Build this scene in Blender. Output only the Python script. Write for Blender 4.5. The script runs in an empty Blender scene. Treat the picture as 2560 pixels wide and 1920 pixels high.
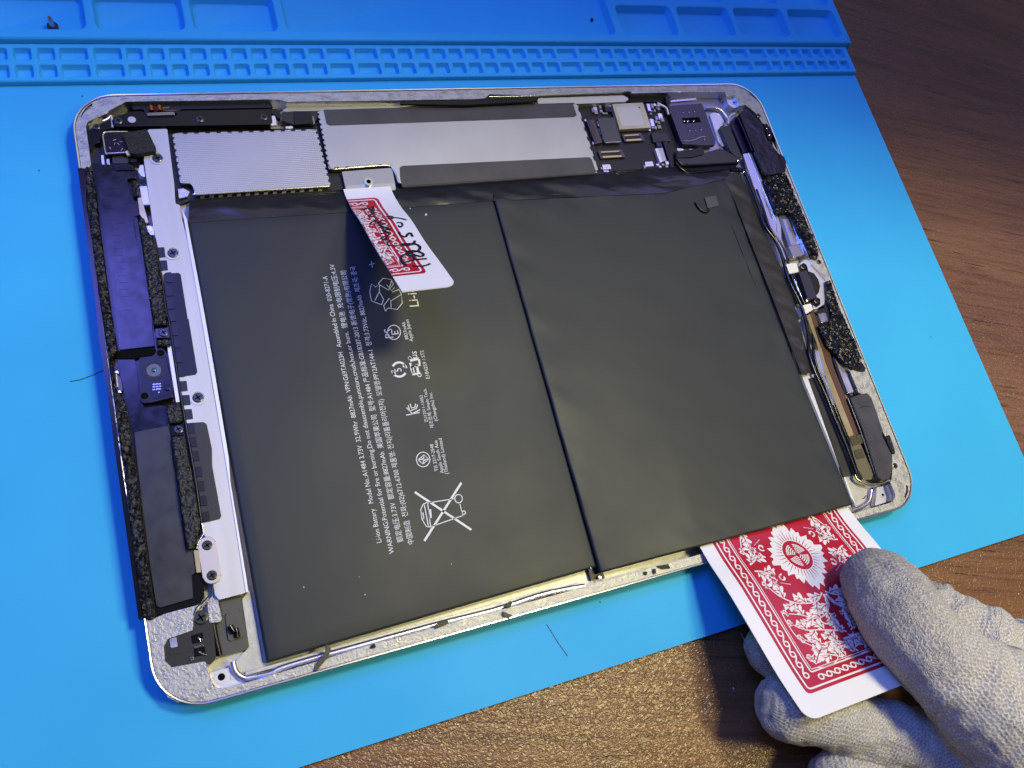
import bpy, bmesh, math, random
from math import sin, cos, pi, radians, sqrt, atan2
from mathutils import Vector, Matrix
from mathutils.geometry import tessellate_polygon

random.seed(7)
MM = 0.001
scene = bpy.context.scene
COL = scene.collection

# ---------------------------------------------------------------- camera
# pose solved from the tablet's outline (240 x 169.5 mm), photograph 2560 x 1920
FPX = 2061.39
CAM = Vector((-105.258, -83.620, 224.165))
ROT = ((0.91425954, -0.26036533, 0.31038587),
       (-0.15111371, -0.9300134, -0.33502197),
       (0.37589112, 0.25939347, -0.88961839))
cam_data = bpy.data.cameras.new("camera")
cam_data.sensor_fit = 'HORIZONTAL'
cam_data.sensor_width = 36.0
cam_data.lens = FPX / 2560 * 36.0
cam_data.clip_start = 0.01
cam_data.clip_end = 20.0
cam = bpy.data.objects.new("camera", cam_data)
COL.objects.link(cam)
rx, ry, rz = (Vector(r) for r in ROT)
m = Matrix((rx, -ry, -rz)).transposed().to_4x4()
m.translation = CAM * MM
cam.matrix_world = m
scene.camera = cam

# ---------------------------------------------------------------- world and lamps
world = bpy.data.worlds.new("World")
scene.world = world
world.use_nodes = True
wn = world.node_tree.nodes["Background"]
wn.inputs["Color"].default_value = (0.36, 0.36, 0.46, 1)
wn.inputs["Strength"].default_value = 0.20

def aim(o, target):
    d = Vector(target) * MM - o.location
    o.rotation_euler = d.to_track_quat('-Z', 'Y').to_euler()

def area(name, loc, target, size, power, color, size_y=None, spread=180):
    l = bpy.data.lights.new(name, 'AREA')
    l.energy = power; l.color = color; l.size = size * MM
    if size_y:
        l.shape = 'RECTANGLE'; l.size_y = size_y * MM
    l.spread = radians(spread)
    o = bpy.data.objects.new(name, l); COL.objects.link(o)
    o.location = Vector(loc) * MM
    aim(o, target)
    return o

def spot(name, loc, target, power, color, cone, blend, radius):
    l = bpy.data.lights.new(name, 'SPOT')
    l.energy = power; l.color = color; l.spot_size = radians(cone)
    l.spot_blend = blend; l.shadow_soft_size = radius * MM
    o = bpy.data.objects.new(name, l); COL.objects.link(o)
    o.location = Vector(loc) * MM
    aim(o, target)
    return o

# two desk lamps whose opaque shades cut their light off along a line across the far side of the mat
def shaded_spot(name, loc, p1, p2, power, color, half, blend, radius):
    loc = Vector(loc); a = Vector((*p1, 0)); b = Vector((*p2, 0))
    t = (b - a).normalized(); n = Vector((-t.y, t.x, 0))          # n points to the unlit side
    e = atan2(n.dot(a - loc), loc.z) - radians(half)
    return spot(name, loc, loc + (n * sin(e) + Vector((0, 0, -1)) * cos(e)) * 300, power, color, 2 * half, blend, radius)
shaded_spot("desk_lamp", (190, 80, 680), (-130, 152), (180, 56), 11.6, (1.0, 0.95, 0.66), 72, 0.03, 58)
shaded_spot("warm_desk_lamp", (230, -170, 540), (-115, 128), (182, 39), 6.2, (1.0, 0.88, 0.38), 72, 0.03, 50)
# added cool blue fill, an unseen light high at the back left
area("cool_fill_light", (-450, 300, 900), (0, 60, 0), 420, 5.0, (0.05, 0.19, 1.0), 300)
# pale ceiling panel far behind the bench, seen only as a soft sheen on the metal
area("ceiling_panel", (250, 640, 900), (0, 40, 0), 700, 0.38, (1.0, 0.98, 0.95), 300)
# violet lamp panel above the back of the bench
area("violet_panel", (-150, 262, 520), (-150, 262, 0), 120, 0.62, (0.18, 0.18, 1.0), 150)
area("violet_panel_right", (480, 340, 520), (480, 340, 0), 170, 0.42, (0.34, 0.30, 1.0), 280)
# small violet lamp far to the right
area("violet_lamp", (760, 40, 460), (150, -40, 0), 50, 0.30, (0.50, 0.42, 1.0))

scene.view_settings.view_transform = 'Standard'
scene.view_settings.look = 'None'
scene.view_settings.exposure = 0.0
scene.view_settings.gamma = 1.0
scene.cycles.max_bounces = 6
scene.cycles.use_denoising = True

# ---------------------------------------------------------------- picture -> place
def W(x, y, z=0.0):
    d = rx * ((x - 1280) / FPX) + ry * ((y - 960) / FPX) + rz
    return CAM + d * ((z - CAM.z) / d.z)

CR = dict(A=(0, 0, 860/2212), B=(800, 0, 860/2212), C=(1700, 0, 860/2212), D=(150, 500, 860/2212),
          E=(150, 1100, 860/1877), F=(780, 600, 660/1335), G=(1700, 500, 860/1783), H=(1700, 1220, 860/2038),
          I=(180, 200, 400/2212), J=(400, 220, 500/2212), K=(760, 400, 400/1952), L=(1420, 220, 300/2074),
          M=(1640, 220, 320/2042), N=(1840, 260, 300/1244), O=(1900, 600, 300/1244), Q=(2000, 900, 300/1244),
          R=(190, 400, 300/1244), S=(230, 780, 300/1244), T=(260, 1150, 400/1659), Z=(340, 1450, 400/1659),
          U=(1740, 1260, 500/1430), V=(2060, 1340, 500/1430), X=(640, 1350, 600/2212), Y=(1240, 1200, 660/2212),
          P=(0, 0, 1.0))

def T(*a):
    """T('A',(x,y),(x,y),'B',(x,y)...): points read off enlarged views -> photograph pixels"""
    out = []; c = None
    for q in a:
        if isinstance(q, str): c = CR[q]
        else: out.append((c[0] + q[0] * c[2], c[1] + q[1] * c[2]))
    return out

# ---------------------------------------------------------------- materials
MATS = {}
def mat(name, col, rough=0.5, metal=0.0, col2=None, ns=60, bump=0.0, bs=800, bd=0.2, spec=0.5, coat=0.0,
        rvar=0.0, tex='noise', stretch=None, detail=4, contrast=(0.35, 0.65), trans=0.0, ani=None, sheen=0.0):
    if name in MATS: return MATS[name]
    m = bpy.data.materials.new(name); m.use_nodes = True
    nt = m.node_tree; N = nt.nodes; L = nt.links
    b = N["Principled BSDF"]
    b.inputs["Base Color"].default_value = (*col, 1)
    b.inputs["Roughness"].default_value = rough
    b.inputs["Metallic"].default_value = metal
    b.inputs["Specular IOR Level"].default_value = spec
    b.inputs["Coat Weight"].default_value = coat
    b.inputs["Coat Roughness"].default_value = 0.1
    if sheen:
        b.inputs["Sheen Weight"].default_value = sheen
        b.inputs["Sheen Roughness"].default_value = 0.6
    if trans: b.inputs["Transmission Weight"].default_value = trans
    tc = N.new("ShaderNodeTexCoord")
    mp = N.new("ShaderNodeMapping")
    L.new(tc.outputs["Object"], mp.inputs["Vector"])
    if stretch: mp.inputs["Scale"].default_value = stretch
    vec = mp.outputs["Vector"]
    if col2 is not None or rvar:
        n = N.new("ShaderNodeTexNoise"); n.inputs["Scale"].default_value = ns; n.inputs["Detail"].default_value = detail
        L.new(vec, n.inputs["Vector"])
        if col2 is not None:
            r = N.new("ShaderNodeValToRGB")
            r.color_ramp.elements[0].position = contrast[0]; r.color_ramp.elements[1].position = contrast[1]
            r.color_ramp.elements[0].color = (*col, 1); r.color_ramp.elements[1].color = (*col2, 1)
            L.new(n.outputs["Fac"], r.inputs["Fac"]); L.new(r.outputs["Color"], b.inputs["Base Color"])
        if rvar:
            mr = N.new("ShaderNodeMapRange")
            mr.inputs["From Min"].default_value = 0.3; mr.inputs["From Max"].default_value = 0.7
            mr.inputs["To Min"].default_value = max(0.02, rough - rvar); mr.inputs["To Max"].default_value = min(1, rough + rvar)
            L.new(n.outputs["Fac"], mr.inputs["Value"]); L.new(mr.outputs["Result"], b.inputs["Roughness"])
    if bump:
        if tex == 'voronoi':
            t = N.new("ShaderNodeTexVoronoi"); t.inputs["Scale"].default_value = bs; out = t.outputs["Distance"]
        elif tex == 'dots':
            t = N.new("ShaderNodeTexVoronoi"); t.inputs["Scale"].default_value = bs
            t.inputs["Randomness"].default_value = 0.0; out = t.outputs["Distance"]
        else:
            t = N.new("ShaderNodeTexNoise"); t.inputs["Scale"].default_value = bs; t.inputs["Detail"].default_value = 3
            out = t.outputs["Fac"]
        L.new(vec, t.inputs["Vector"])
        bp = N.new("ShaderNodeBump"); bp.inputs["Strength"].default_value = bump; bp.inputs["Distance"].default_value = bd * MM
        L.new(out, bp.inputs["Height"]); L.new(bp.outputs["Normal"], b.inputs["Normal"])
    MATS[name] = m
    return m

ALU = mat('bead_blasted_aluminium', (0.62, 0.61, 0.62), 0.34, 1.0, rvar=0.06, ns=900, bump=0.15, bs=6000, bd=0.02)
LIP = mat('polished_aluminium_edge', (0.78, 0.77, 0.78), 0.22, 1.0)
LEDGE = mat('glue_crusted_ledge', (0.35, 0.345, 0.335), 0.48, 0.45, col2=(0.46, 0.455, 0.435), ns=420, bump=0.55, bs=1350, bd=0.45, tex='noise', rvar=0.18, contrast=(0.40, 0.60))
FLOOR = mat('pale_anodised_floor', (0.52, 0.51, 0.46), 0.45, 0.4, col2=(0.44, 0.43, 0.39), ns=500, bump=0.25, bs=1500, bd=0.15)
STEEL = mat('brushed_steel_plate', (0.56, 0.55, 0.545), 0.50, 0.5, col2=(0.51, 0.50, 0.495), ns=300, stretch=(1, 0.08, 1), bump=0.12, bs=2500, bd=0.03)
SHIELD = mat('dimpled_tin_shield', (0.45, 0.447, 0.45), 0.50, 0.75, bump=0.6, bs=1550, bd=0.16, tex='dots', col2=(0.41, 0.407, 0.41), ns=40)
SHIELD2 = mat('matt_tin_shield', (0.49, 0.49, 0.49), 0.50, 0.8, col2=(0.45, 0.45, 0.455), ns=60, bump=0.25, bs=3200, bd=0.04)
GRAPHITE = mat('graphite_tape', (0.075, 0.072, 0.068), 0.42, 0.1, col2=(0.055, 0.053, 0.05), ns=80, bump=0.1, bs=200, bd=0.2)
BLACKP = mat('black_plastic', (0.004, 0.004, 0.005), 0.38, 0.0, bump=0.1, bs=900, bd=0.05)
GLOSSB = mat('glossy_black_plastic', (0.003, 0.003, 0.004), 0.20, 0.0, bump=0.15, bs=300, bd=0.15)
FILM = mat('glossy_black_film', (0.005, 0.005, 0.012), 0.19, 0.12, bump=0.14, bs=260, bd=0.12, spec=0.6, rvar=0.06, ns=300, col2=(0.008, 0.007, 0.018))
FILM2 = mat('satin_charcoal_film', (0.036, 0.035, 0.032), 0.36, 0.2, bump=0.12, bs=220, bd=0.15, rvar=0.08, ns=200)
FOAM = mat('torn_black_foam', (0.003, 0.003, 0.004), 0.34, 0.0, col2=(0.02, 0.02, 0.024), ns=1500, bump=0.6, bs=2600, bd=0.4, spec=0.45, contrast=(0.5, 0.75))
FELT = mat('black_felt_foam', (0.012, 0.012, 0.013), 0.95, 0.0, col2=(0.035, 0.034, 0.034), ns=2500, bump=0.9, bs=3500, bd=0.3)
CRINKLE = mat('crinkled_black_adhesive', (0.004, 0.004, 0.006), 0.22, 0.0, col2=(0.03, 0.03, 0.036), ns=800, bump=0.4, bs=1500, bd=0.4, spec=0.3, contrast=(0.55, 0.76))
BATT = mat('battery_pouch', (0.0175, 0.0215, 0.025), 0.50, 0.0, col2=(0.0215, 0.0258, 0.029), ns=30, bump=0.06, bs=90, bd=0.4, spec=0.36, rvar=0.05)
BTAPE = mat('glossy_battery_tape', (0.010, 0.0105, 0.014), 0.26, 0.0, col2=(0.016, 0.017, 0.021), ns=90, bump=0.4, bs=60, bd=1.0, spec=0.6, stretch=(1, 2.2, 1))
PCB = mat('black_solder_mask', (0.007, 0.007, 0.0075), 0.40, 0.0, bump=0.12, bs=700, bd=0.05)
GOLD = mat('gold_contact', (0.72, 0.55, 0.22), 0.28, 1.0)
GOLD2 = mat('gold_flex', (0.62, 0.48, 0.20), 0.30, 0.9, col2=(0.70, 0.60, 0.32), ns=200)
BRONZE = mat('brown_flex', (0.16, 0.085, 0.055), 0.28, 0.5)
SILVER = mat('bright_solder', (0.85, 0.84, 0.83), 0.20, 1.0, bump=0.4, bs=1800, bd=0.1)
MIRROR = mat('bright_stamped_metal', (0.76, 0.75, 0.80), 0.30, 1.0, rvar=0.05, ns=200)
SIM = mat('dark_nickel', (0.09, 0.088, 0.092), 0.30, 0.9, bump=0.08, bs=800, bd=0.05)
DARKM = mat('dark_olive_bracket', (0.10, 0.10, 0.09), 0.30, 0.6, bump=0.1, bs=600, bd=0.05)
SCREWM = mat('black_zinc_screw', (0.10, 0.10, 0.10), 0.30, 0.9)
HOLE = mat('unlit_socket', (0.002, 0.002, 0.002), 0.7, spec=0.08)
TAN = mat('tan_ceramic_chip', (0.48, 0.40, 0.22), 0.45, 0.1, col2=(0.56, 0.50, 0.36), ns=220)
COPPER = mat('copper_coil', (0.85, 0.28, 0.08), 0.28, 1.0)
WHITEINK = mat('white_ink', (0.74, 0.75, 0.73), 0.6)
CARDW = mat('card_white', (0.80, 0.79, 0.80), 0.38, 0.0, bump=0.06, bs=2500, bd=0.03, coat=0.25)
CARDR = mat('card_red', (0.42, 0.009, 0.026), 0.34, 0.0, coat=0.25, col2=(0.47, 0.012, 0.030), ns=90)
CARDI = mat('card_ivory', (0.80, 0.76, 0.74), 0.38, 0.0, coat=0.25)
INK = mat('black_marker', (0.010, 0.009, 0.012), 0.45)
LINTM = mat('white_lint', (0.6, 0.6, 0.58), 0.8)
HAIRM = mat('dark_hair', (0.008, 0.012, 0.02), 0.4)
SCRAPM = mat('black_scrap', (0.015, 0.014, 0.014), 0.5, bump=0.5, bs=1500, bd=0.2)
LENSM = mat('lens_glass', (0.004, 0.02, 0.05), 0.05, 0.0, coat=1.0, spec=1.0)
WHITEP = mat('cream_plastic', (0.75, 0.73, 0.68), 0.4)
AMBER = mat('amber_film', (0.11, 0.095, 0.05), 0.22, 0.3)

# ---------------------------------------------------------------- builders
def link(name, me, material, parent=None):
    co = [v.co.copy() for v in me.vertices]
    c = Vector((0, 0, 0))
    if co:
        lo = Vector((min(v.x for v in co), min(v.y for v in co), min(v.z for v in co)))
        hi = Vector((max(v.x for v in co), max(v.y for v in co), max(v.z for v in co)))
        c = Vector(((lo.x + hi.x) / 2, (lo.y + hi.y) / 2, lo.z))
        me.transform(Matrix.Translation(-c))
    o = bpy.data.objects.new(name, me)
    COL.objects.link(o)
    for mm_ in (material if isinstance(material, (list, tuple)) else [material]):
        me.materials.append(mm_)
    if parent is not None:
        o.parent = parent
        base = parent['_base'] if '_base' in parent else (0, 0, 0)
        o.location = c - Vector(base)
        o['_base'] = tuple(c)
    else:
        o.location = c
        o['_base'] = tuple(c)
    return o

def thing(name, label, cat, loc, group=None):
    o = bpy.data.objects.new(name, None); COL.objects.link(o)
    o.empty_display_size = 0.01
    o.location = Vector(loc) * MM
    o['_base'] = tuple(o.location)
    o['label'] = label; o['category'] = cat
    if group: o['group'] = group
    return o

def tag(o, label, cat, group=None):
    o['label'] = label; o['category'] = cat
    if group: o['group'] = group
    return o

def finish(bm, name, material, parent=None, smooth=True, angle=19):
    for v in bm.verts: v.co *= MM
    me = bpy.data.meshes.new(name)
    bm.normal_update()
    bm.to_mesh(me); bm.free()
    if smooth:
        for p in me.polygons: p.use_smooth = True
        me.set_sharp_from_angle(angle=radians(angle))
    return link(name, me, material, parent)

def ccw(p):
    a = sum(p[i][0] * p[(i + 1) % len(p)][1] - p[(i + 1) % len(p)][0] * p[i][1] for i in range(len(p)))
    return p if a > 0 else p[::-1]

def fillet(p, r, n=4):
    out = []; N_ = len(p)
    for i in range(N_):
        a, b, c = Vector(p[i - 1]), Vector(p[i]), Vector(p[(i + 1) % N_])
        u, v = a - b, c - b
        lu, lv = u.length, v.length
        if lu < 1e-6 or lv < 1e-6: continue
        u /= lu; v /= lv
        ang = math.acos(max(-1, min(1, u.dot(v))))
        if ang > 2.9: out.append(tuple(b)); continue
        d = min(r / math.tan(ang / 2), lu * 0.45, lv * 0.45)
        p0, p1 = b + u * d, b + v * d
        for k in range(n + 1):
            t = k / n
            out.append(tuple(p0 * (1 - t) ** 2 + b * 2 * t * (1 - t) + p1 * t * t))
    return out

def bm_plate(bm, pts, z, h, bev=0.12, rnd=0.0, seg=2, mi=0):
    p = ccw([tuple(q[:2]) for q in pts])
    if rnd: p = fillet(p, rnd)
    q = [p[0]]
    for s in p[1:]:
        if (Vector(s) - Vector(q[-1])).length > 0.02: q.append(s)
    if (Vector(q[0]) - Vector(q[-1])).length < 0.02: q.pop()
    p = q
    t = [bm.verts.new((x, y, z)) for x, y in p]
    b = [bm.verts.new((x, y, z - h)) for x, y in p]
    ft = bm.faces.new(t); ft.material_index = mi
    n = len(p); es = []
    for i in range(n):
        f = bm.faces.new((t[i - 1], b[i - 1], b[i], t[i])); f.material_index = mi
    f = bm.faces.new(b[::-1]); f.material_index = mi
    es = list(ft.edges)
    if bev > 0:
        bmesh.ops.bevel(bm, geom=es, offset=bev, segments=seg, profile=0.5, affect='EDGES', clamp_overlap=True)

def plate(name, px, z, h, material, parent=None, bev=0.12, rnd=0.25, seg=2):
    bm = bmesh.new()
    bm_plate(bm, [W(x, y, z) for x, y in px], z, h, bev, rnd, seg)
    return finish(bm, name, material, parent, angle=19)

from mathutils.geometry import delaunay_2d_cdt
def crinkle(name, px, z, h, material, parent=None, step=0.75, amp=0.4, rnd=0.3):
    """torn foam or glue: a faceted lumpy top over the traced outline"""
    rg = random.Random(len(px) * 31 + int(px[0][0]))
    p = ccw([tuple(W(x, y, z)[:2]) for x, y in px])
    p = fillet(p, rnd, 2)
    q = []
    for i in range(len(p)):
        a, b = Vector(p[i - 1]), Vector(p[i]); n = max(1, int((b - a).length / step))
        q += [a.lerp(b, k / n) + Vector((rg.uniform(-1, 1), rg.uniform(-1, 1))) * step * 0.16 for k in range(n)]
    nb = len(q)
    x0, x1 = min(v.x for v in q), max(v.x for v in q); y0, y1 = min(v.y for v in q), max(v.y for v in q)
    pts = list(q)
    for i in range(int((x1 - x0) / step) + 1):
        for j in range(int((y1 - y0) / step) + 1):
            pts.append(Vector((x0 + (i + rg.uniform(0.1, 0.9)) * step, y0 + (j + rg.uniform(0.1, 0.9)) * step)))
    vs, es, fs, *_r = delaunay_2d_cdt(pts, [(k, (k + 1) % nb) for k in range(nb)], [list(range(nb))], 1, 1e-4)
    bm = bmesh.new()
    orig = _r[0]
    tv_ = []
    for v, o in zip(vs, orig):
        edge = any(k < nb for k in o)
        tv_.append(bm.verts.new((v.x, v.y, z - (0.3 if edge else 0) + rg.uniform(-amp, amp) * (0.5 if edge else 1))))
    for f in fs:
        try: bm.faces.new([tv_[k] for k in f])
        except ValueError: pass
    bm.normal_update()
    for f in bm.faces:
        if f.normal.z < 0: f.normal_flip()
    bd_ = [e for e in bm.edges if len(e.link_faces) == 1]
    ex = bmesh.ops.extrude_edge_only(bm, edges=bd_)
    for v in ex['geom']:
        if isinstance(v, bmesh.types.BMVert): v.co.z = z - h
    bmesh.ops.delete(bm, geom=[v for v in bm.verts if not v.link_faces], context='VERTS')
    return finish(bm, name, material, parent, smooth=False)

def sweep(bm, pts, r, n=8, closed_ends=True, flat=1.0, mi=0):
    pts = [Vector(p) for p in pts]
    rs = r if isinstance(r, (list, tuple)) else [r] * len(pts)
    rings = []
    up = Vector((0, 0, 1))
    for i, p in enumerate(pts):
        d = (pts[min(i + 1, len(pts) - 1)] - pts[max(i - 1, 0)])
        if d.length < 1e-9: d = Vector((1, 0, 0))
        d.normalize()
        s = d.cross(up)
        if s.length < 1e-4: s = d.cross(Vector((0, 1, 0)))
        s.normalize(); u = s.cross(d)
        rings.append([bm.verts.new(p + (s * cos(2 * pi * k / n) + u * sin(2 * pi * k / n) * flat) * rs[i]) for k in range(n)])
    for a, b in zip(rings, rings[1:]):
        for k in range(n):
            f = bm.faces.new((a[k], a[(k + 1) % n], b[(k + 1) % n], b[k])); f.material_index = mi
    if closed_ends:
        f = bm.faces.new(rings[0][::-1]); f.material_index = mi
        f = bm.faces.new(rings[-1]); f.material_index = mi

def smooth_path(p, k=6):
    p = [Vector(q) for q in p]; out = []
    for i in range(len(p) - 1):
        p0, p1, p2, p3 = p[max(i - 1, 0)], p[i], p[i + 1], p[min(i + 2, len(p) - 1)]
        for j in range(k):
            t = j / k
            out.append(0.5 * ((2 * p1) + (p2 - p0) * t + (2 * p0 - 5 * p1 + 4 * p2 - p3) * t * t + (3 * p1 - p0 - 3 * p2 + p3) * t ** 3))
    out.append(p[-1]); return out

def tube(name, px, z, r, material, parent=None, n=8, flat=1.0, k=5):
    zs = z if isinstance(z, (list, tuple)) else [z] * len(px)
    bm = bmesh.new()
    sweep(bm, smooth_path([W(x, y, zz) for (x, y), zz in zip(px, zs)], k), r, n, flat=flat)
    bmesh.ops.recalc_face_normals(bm, faces=bm.faces)
    return finish(bm, name, material, parent, angle=75)

def bm_cyl(bm, c, r, z0, z1, n=20, bev=0.0, mi=0):
    pts = [(c[0] + r * cos(2 * pi * k / n), c[1] + r * sin(2 * pi * k / n)) for k in range(n)]
    bm_plate(bm, pts, z1, z1 - z0, bev, 0, 2, mi)

def bm_ring(bm, c, ro, ri, z0, z1, n=24, mi=0):
    v = [[bm.verts.new((c[0] + r * cos(2 * pi * k / n), c[1] + r * sin(2 * pi * k / n), z)) for k in range(n)]
         for r, z in ((ro, z0), (ro, z1), (ri, z1), (ri, z0))]
    for a in range(4):
        for k in range(n):
            f = bm.faces.new((v[a][k], v[a][(k + 1) % n], v[(a + 1) % 4][(k + 1) % n], v[(a + 1) % 4][k])); f.material_index = mi

def bm_box(bm, c, sx, sy, z0, z1, ang=0, bev=0.05, mi=0):
    ca, sa = cos(ang), sin(ang)
    pts = [(c[0] + x * ca - y * sa, c[1] + x * sa + y * ca) for x, y in ((-sx/2, -sy/2), (sx/2, -sy/2), (sx/2, sy/2), (-sx/2, sy/2))]
    bm_plate(bm, pts, z1, z1 - z0, bev, 0, 1, mi)

def screw(px, z, r, parent, name='screw', washer=False, ang=0.4):
    c = W(px[0], px[1], z)
    bm = bmesh.new()
    bm_cyl(bm, c, r, z - 0.8, z, 20, r * 0.22)
    for a in (ang, ang + pi / 2):
        bm_box(bm, c, r * 1.15, r * 0.26, z - 0.2, z + 0.012, a, 0, 1)
    if washer: bm_ring(bm, c, r * 1.45, r * 1.12, z - 0.8, z - 0.05, 24, 2)
    return finish(bm, name, [SCREWM, HOLE, STEEL], parent)

# ---------------------------------------------------------------- the table
def wood_material():
    m = bpy.data.materials.new('embossed_walnut_laminate'); m.use_nodes = True
    nt = m.node_tree; N = nt.nodes; L = nt.links
    b = N["Principled BSDF"]
    tc = N.new("ShaderNodeTexCoord")
    mp = N.new("ShaderNodeMapping"); mp.inputs["Rotation"].default_value = (0, 0, radians(16.5))
    L.new(tc.outputs["Object"], mp.inputs["Vector"])
    def noise(scale, sc, det=5, rough=0.6, dist=0.0):
        q = N.new("ShaderNodeMapping"); q.inputs["Scale"].default_value = sc; L.new(mp.outputs["Vector"], q.inputs["Vector"])
        n = N.new("ShaderNodeTexNoise"); n.inputs["Scale"].default_value = scale; n.inputs["Detail"].default_value = det
        n.inputs["Roughness"].default_value = rough; n.inputs["Distortion"].default_value = dist
        L.new(q.outputs["Vector"], n.inputs["Vector"]); return n.outputs["Fac"]
    def ramp(fac, *st):
        r = N.new("ShaderNodeValToRGB"); el = r.color_ramp.elements
        while len(el) < len(st): el.new(0.5)
        for e_, (p, c) in zip(el, st): e_.position = p; e_.color = (*c, 1)
        L.new(fac, r.inputs["Fac"]); return r.outputs["Color"]
    def mix(f, a, c, mode='MULTIPLY'):
        x = N.new("ShaderNodeMix"); x.data_type = 'RGBA'; x.blend_type = mode
        if isinstance(f, float): x.inputs["Factor"].default_value = f
        else: L.new(f, x.inputs["Factor"])
        L.new(a, x.inputs[6]); L.new(c, x.inputs[7]); return x.outputs[2]
    base = ramp(noise(9, (0.5, 2.6, 1), 5, 0.55, 0.4), (0.28, (0.140, 0.062, 0.026)), (0.52, (0.195, 0.092, 0.038)), (0.76, (0.265, 0.134, 0.058)))
    fine = ramp(noise(230, (0.10, 3.2, 1), 6, 0.62), (0.34, (0.66, 0.62, 0.58)), (0.58, (1.04, 1.02, 1.0)))
    pores = ramp(noise(420, (0.085, 2.0, 1), 2, 0.5), (0.30, (0.30, 0.25, 0.22)), (0.37, (1, 1, 1)))
    c = mix(1.0, base, fine); c = mix(0.85, c, pores)
    L.new(c, b.inputs["Base Color"])
    b.inputs["Roughness"].default_value = 0.30
    b.inputs["Specular IOR Level"].default_value = 0.65
    # embossed leather-like grain of the laminate
    e1 = noise(760, (0.8, 1.2, 1), 1.0, 0.5, 1.6)
    bp = N.new("ShaderNodeBump"); bp.inputs["Strength"].default_value = 1.0; bp.inputs["Distance"].default_value = 0.34 * MM
    L.new(e1, bp.inputs["Height"])
    bp2 = N.new("ShaderNodeBump"); bp2.inputs["Strength"].default_value = 0.35; bp2.inputs["Distance"].default_value = 0.2 * MM
    L.new(pores, bp2.inputs["Height"]); L.new(bp.outputs["Normal"], bp2.inputs["Normal"])
    L.new(bp2.outputs["Normal"], b.inputs["Normal"])
    return m
MAT_T = 2.2     # thickness of the mat, its working face is z = 0
bm = bmesh.new()
bm_plate(bm, [(-420, -420), (620, -420), (620, 420), (-420, 420)], -MAT_T, 24, 2.0, 6, 3)
tbl = finish(bm, 'table_top', wood_material()); tbl['kind'] = 'structure'

# ---------------------------------------------------------------- the repair mat
def silicone():
    m = mat('blue_silicone', (0.046, 0.44, 0.80), 0.58, 0.0, col2=(0.040, 0.41, 0.765), ns=22, bump=0.10, bs=1800, bd=0.04, rvar=0.05, spec=0.22)
    return m
SIL = silicone()
mat_root = thing('repair_mat', 'sky blue silicone repair mat with rows of molded parts compartments', 'mat', (20, 10, -MAT_T))
XR, YB, XL, YT = 181.6, -104.7, -215.0, 215.0
bm = bmesh.new()
bm_plate(bm, [(XL, YB), (XR, YB), (XR, 106.0), (XL, 106.0)], 0, MAT_T - 0.05, 0.35, 1.5, 3)
finish(bm, 'work_surface', SIL, mat_root)

def rrect(x0, x1, y0, y1, r, n=3):
    out = []
    for cx, cy, a0 in ((x1 - r, y0 + r, -pi/2), (x1 - r, y1 - r, 0), (x0 + r, y1 - r, pi/2), (x0 + r, y0 + r, pi)):
        for k in range(n + 1):
            a = a0 + pi / 2 * k / n
            out.append((cx + r * cos(a), cy + r * sin(a)))
    return out

def pocket(bm, tx0, tx1, ty0, ty1, x0, x1, y0, y1, z, depth, r, soft=0.35, slope=0.25):
    """one tile of a molded strip with a rounded recess in it"""
    n = 4
    ring = rrect(x0, x1, y0, y1, r, n)
    outer = []
    for (qx, qy), k in zip(ring, range(len(ring))):
        side = k // (n + 1)
        j = k % (n + 1)
        cx, cy = ((tx1, ty0), (tx1, ty1), (tx0, ty1), (tx0, ty0))[side]
        # spread along the tile edge
        if side == 0: p = (qx, ty0) if j < n / 2 else (tx1, qy) if j > n / 2 else (cx, cy)
        if side == 1: p = (tx1, qy) if j < n / 2 else (qx, ty1) if j > n / 2 else (cx, cy)
        if side == 2: p = (qx, ty1) if j < n / 2 else (tx0, qy) if j > n / 2 else (cx, cy)
        if side == 3: p = (tx0, qy) if j < n / 2 else (qx, ty0) if j > n / 2 else (cx, cy)
        outer.append(p)
    def inset(d): return rrect(x0 + d, x1 - d, y0 + d, y1 - d, max(r - d, 0.15), n)
    levels = [(outer, z), (ring, z), (inset(soft * 0.3), z - soft * 0.1), (inset(soft * 0.65), z - soft * 0.5),
              (inset(soft * 0.65 + slope), z - depth + soft * 0.4), (inset(soft + slope + 0.1), z - depth)]
    rows = [[bm.verts.new((x, y, zz)) for x, y in pts] for pts, zz in levels]
    m_ = len(ring)
    for a, b in zip(rows, rows[1:]):
        for k in range(m_):
            bm.faces.new((a[k], a[(k + 1) % m_], b[(k + 1) % m_], b[k]))
    bm.faces.new(rows[-1])

def skirt(bm, x0, x1, y0, y1, z, zb, bulge=0.5):
    """rounded vertical side all round a strip"""
    prof = [(0, z), (bulge * 0.6, z - bulge * 0.25), (bulge, z - bulge), (bulge, zb)]
    rows = [[bm.verts.new(p) for p in ((x0 - d, y0 - d, zz), (x1 + d, y0 - d, zz), (x1 + d, y1 + d, zz), (x0 - d, y1 + d, zz))] for d, zz in prof]
    for a, b in zip(rows, rows[1:]):
        for k in range(4):
            bm.faces.new((b[k], b[(k + 1) % 4], a[(k + 1) % 4], a[k]))

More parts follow.
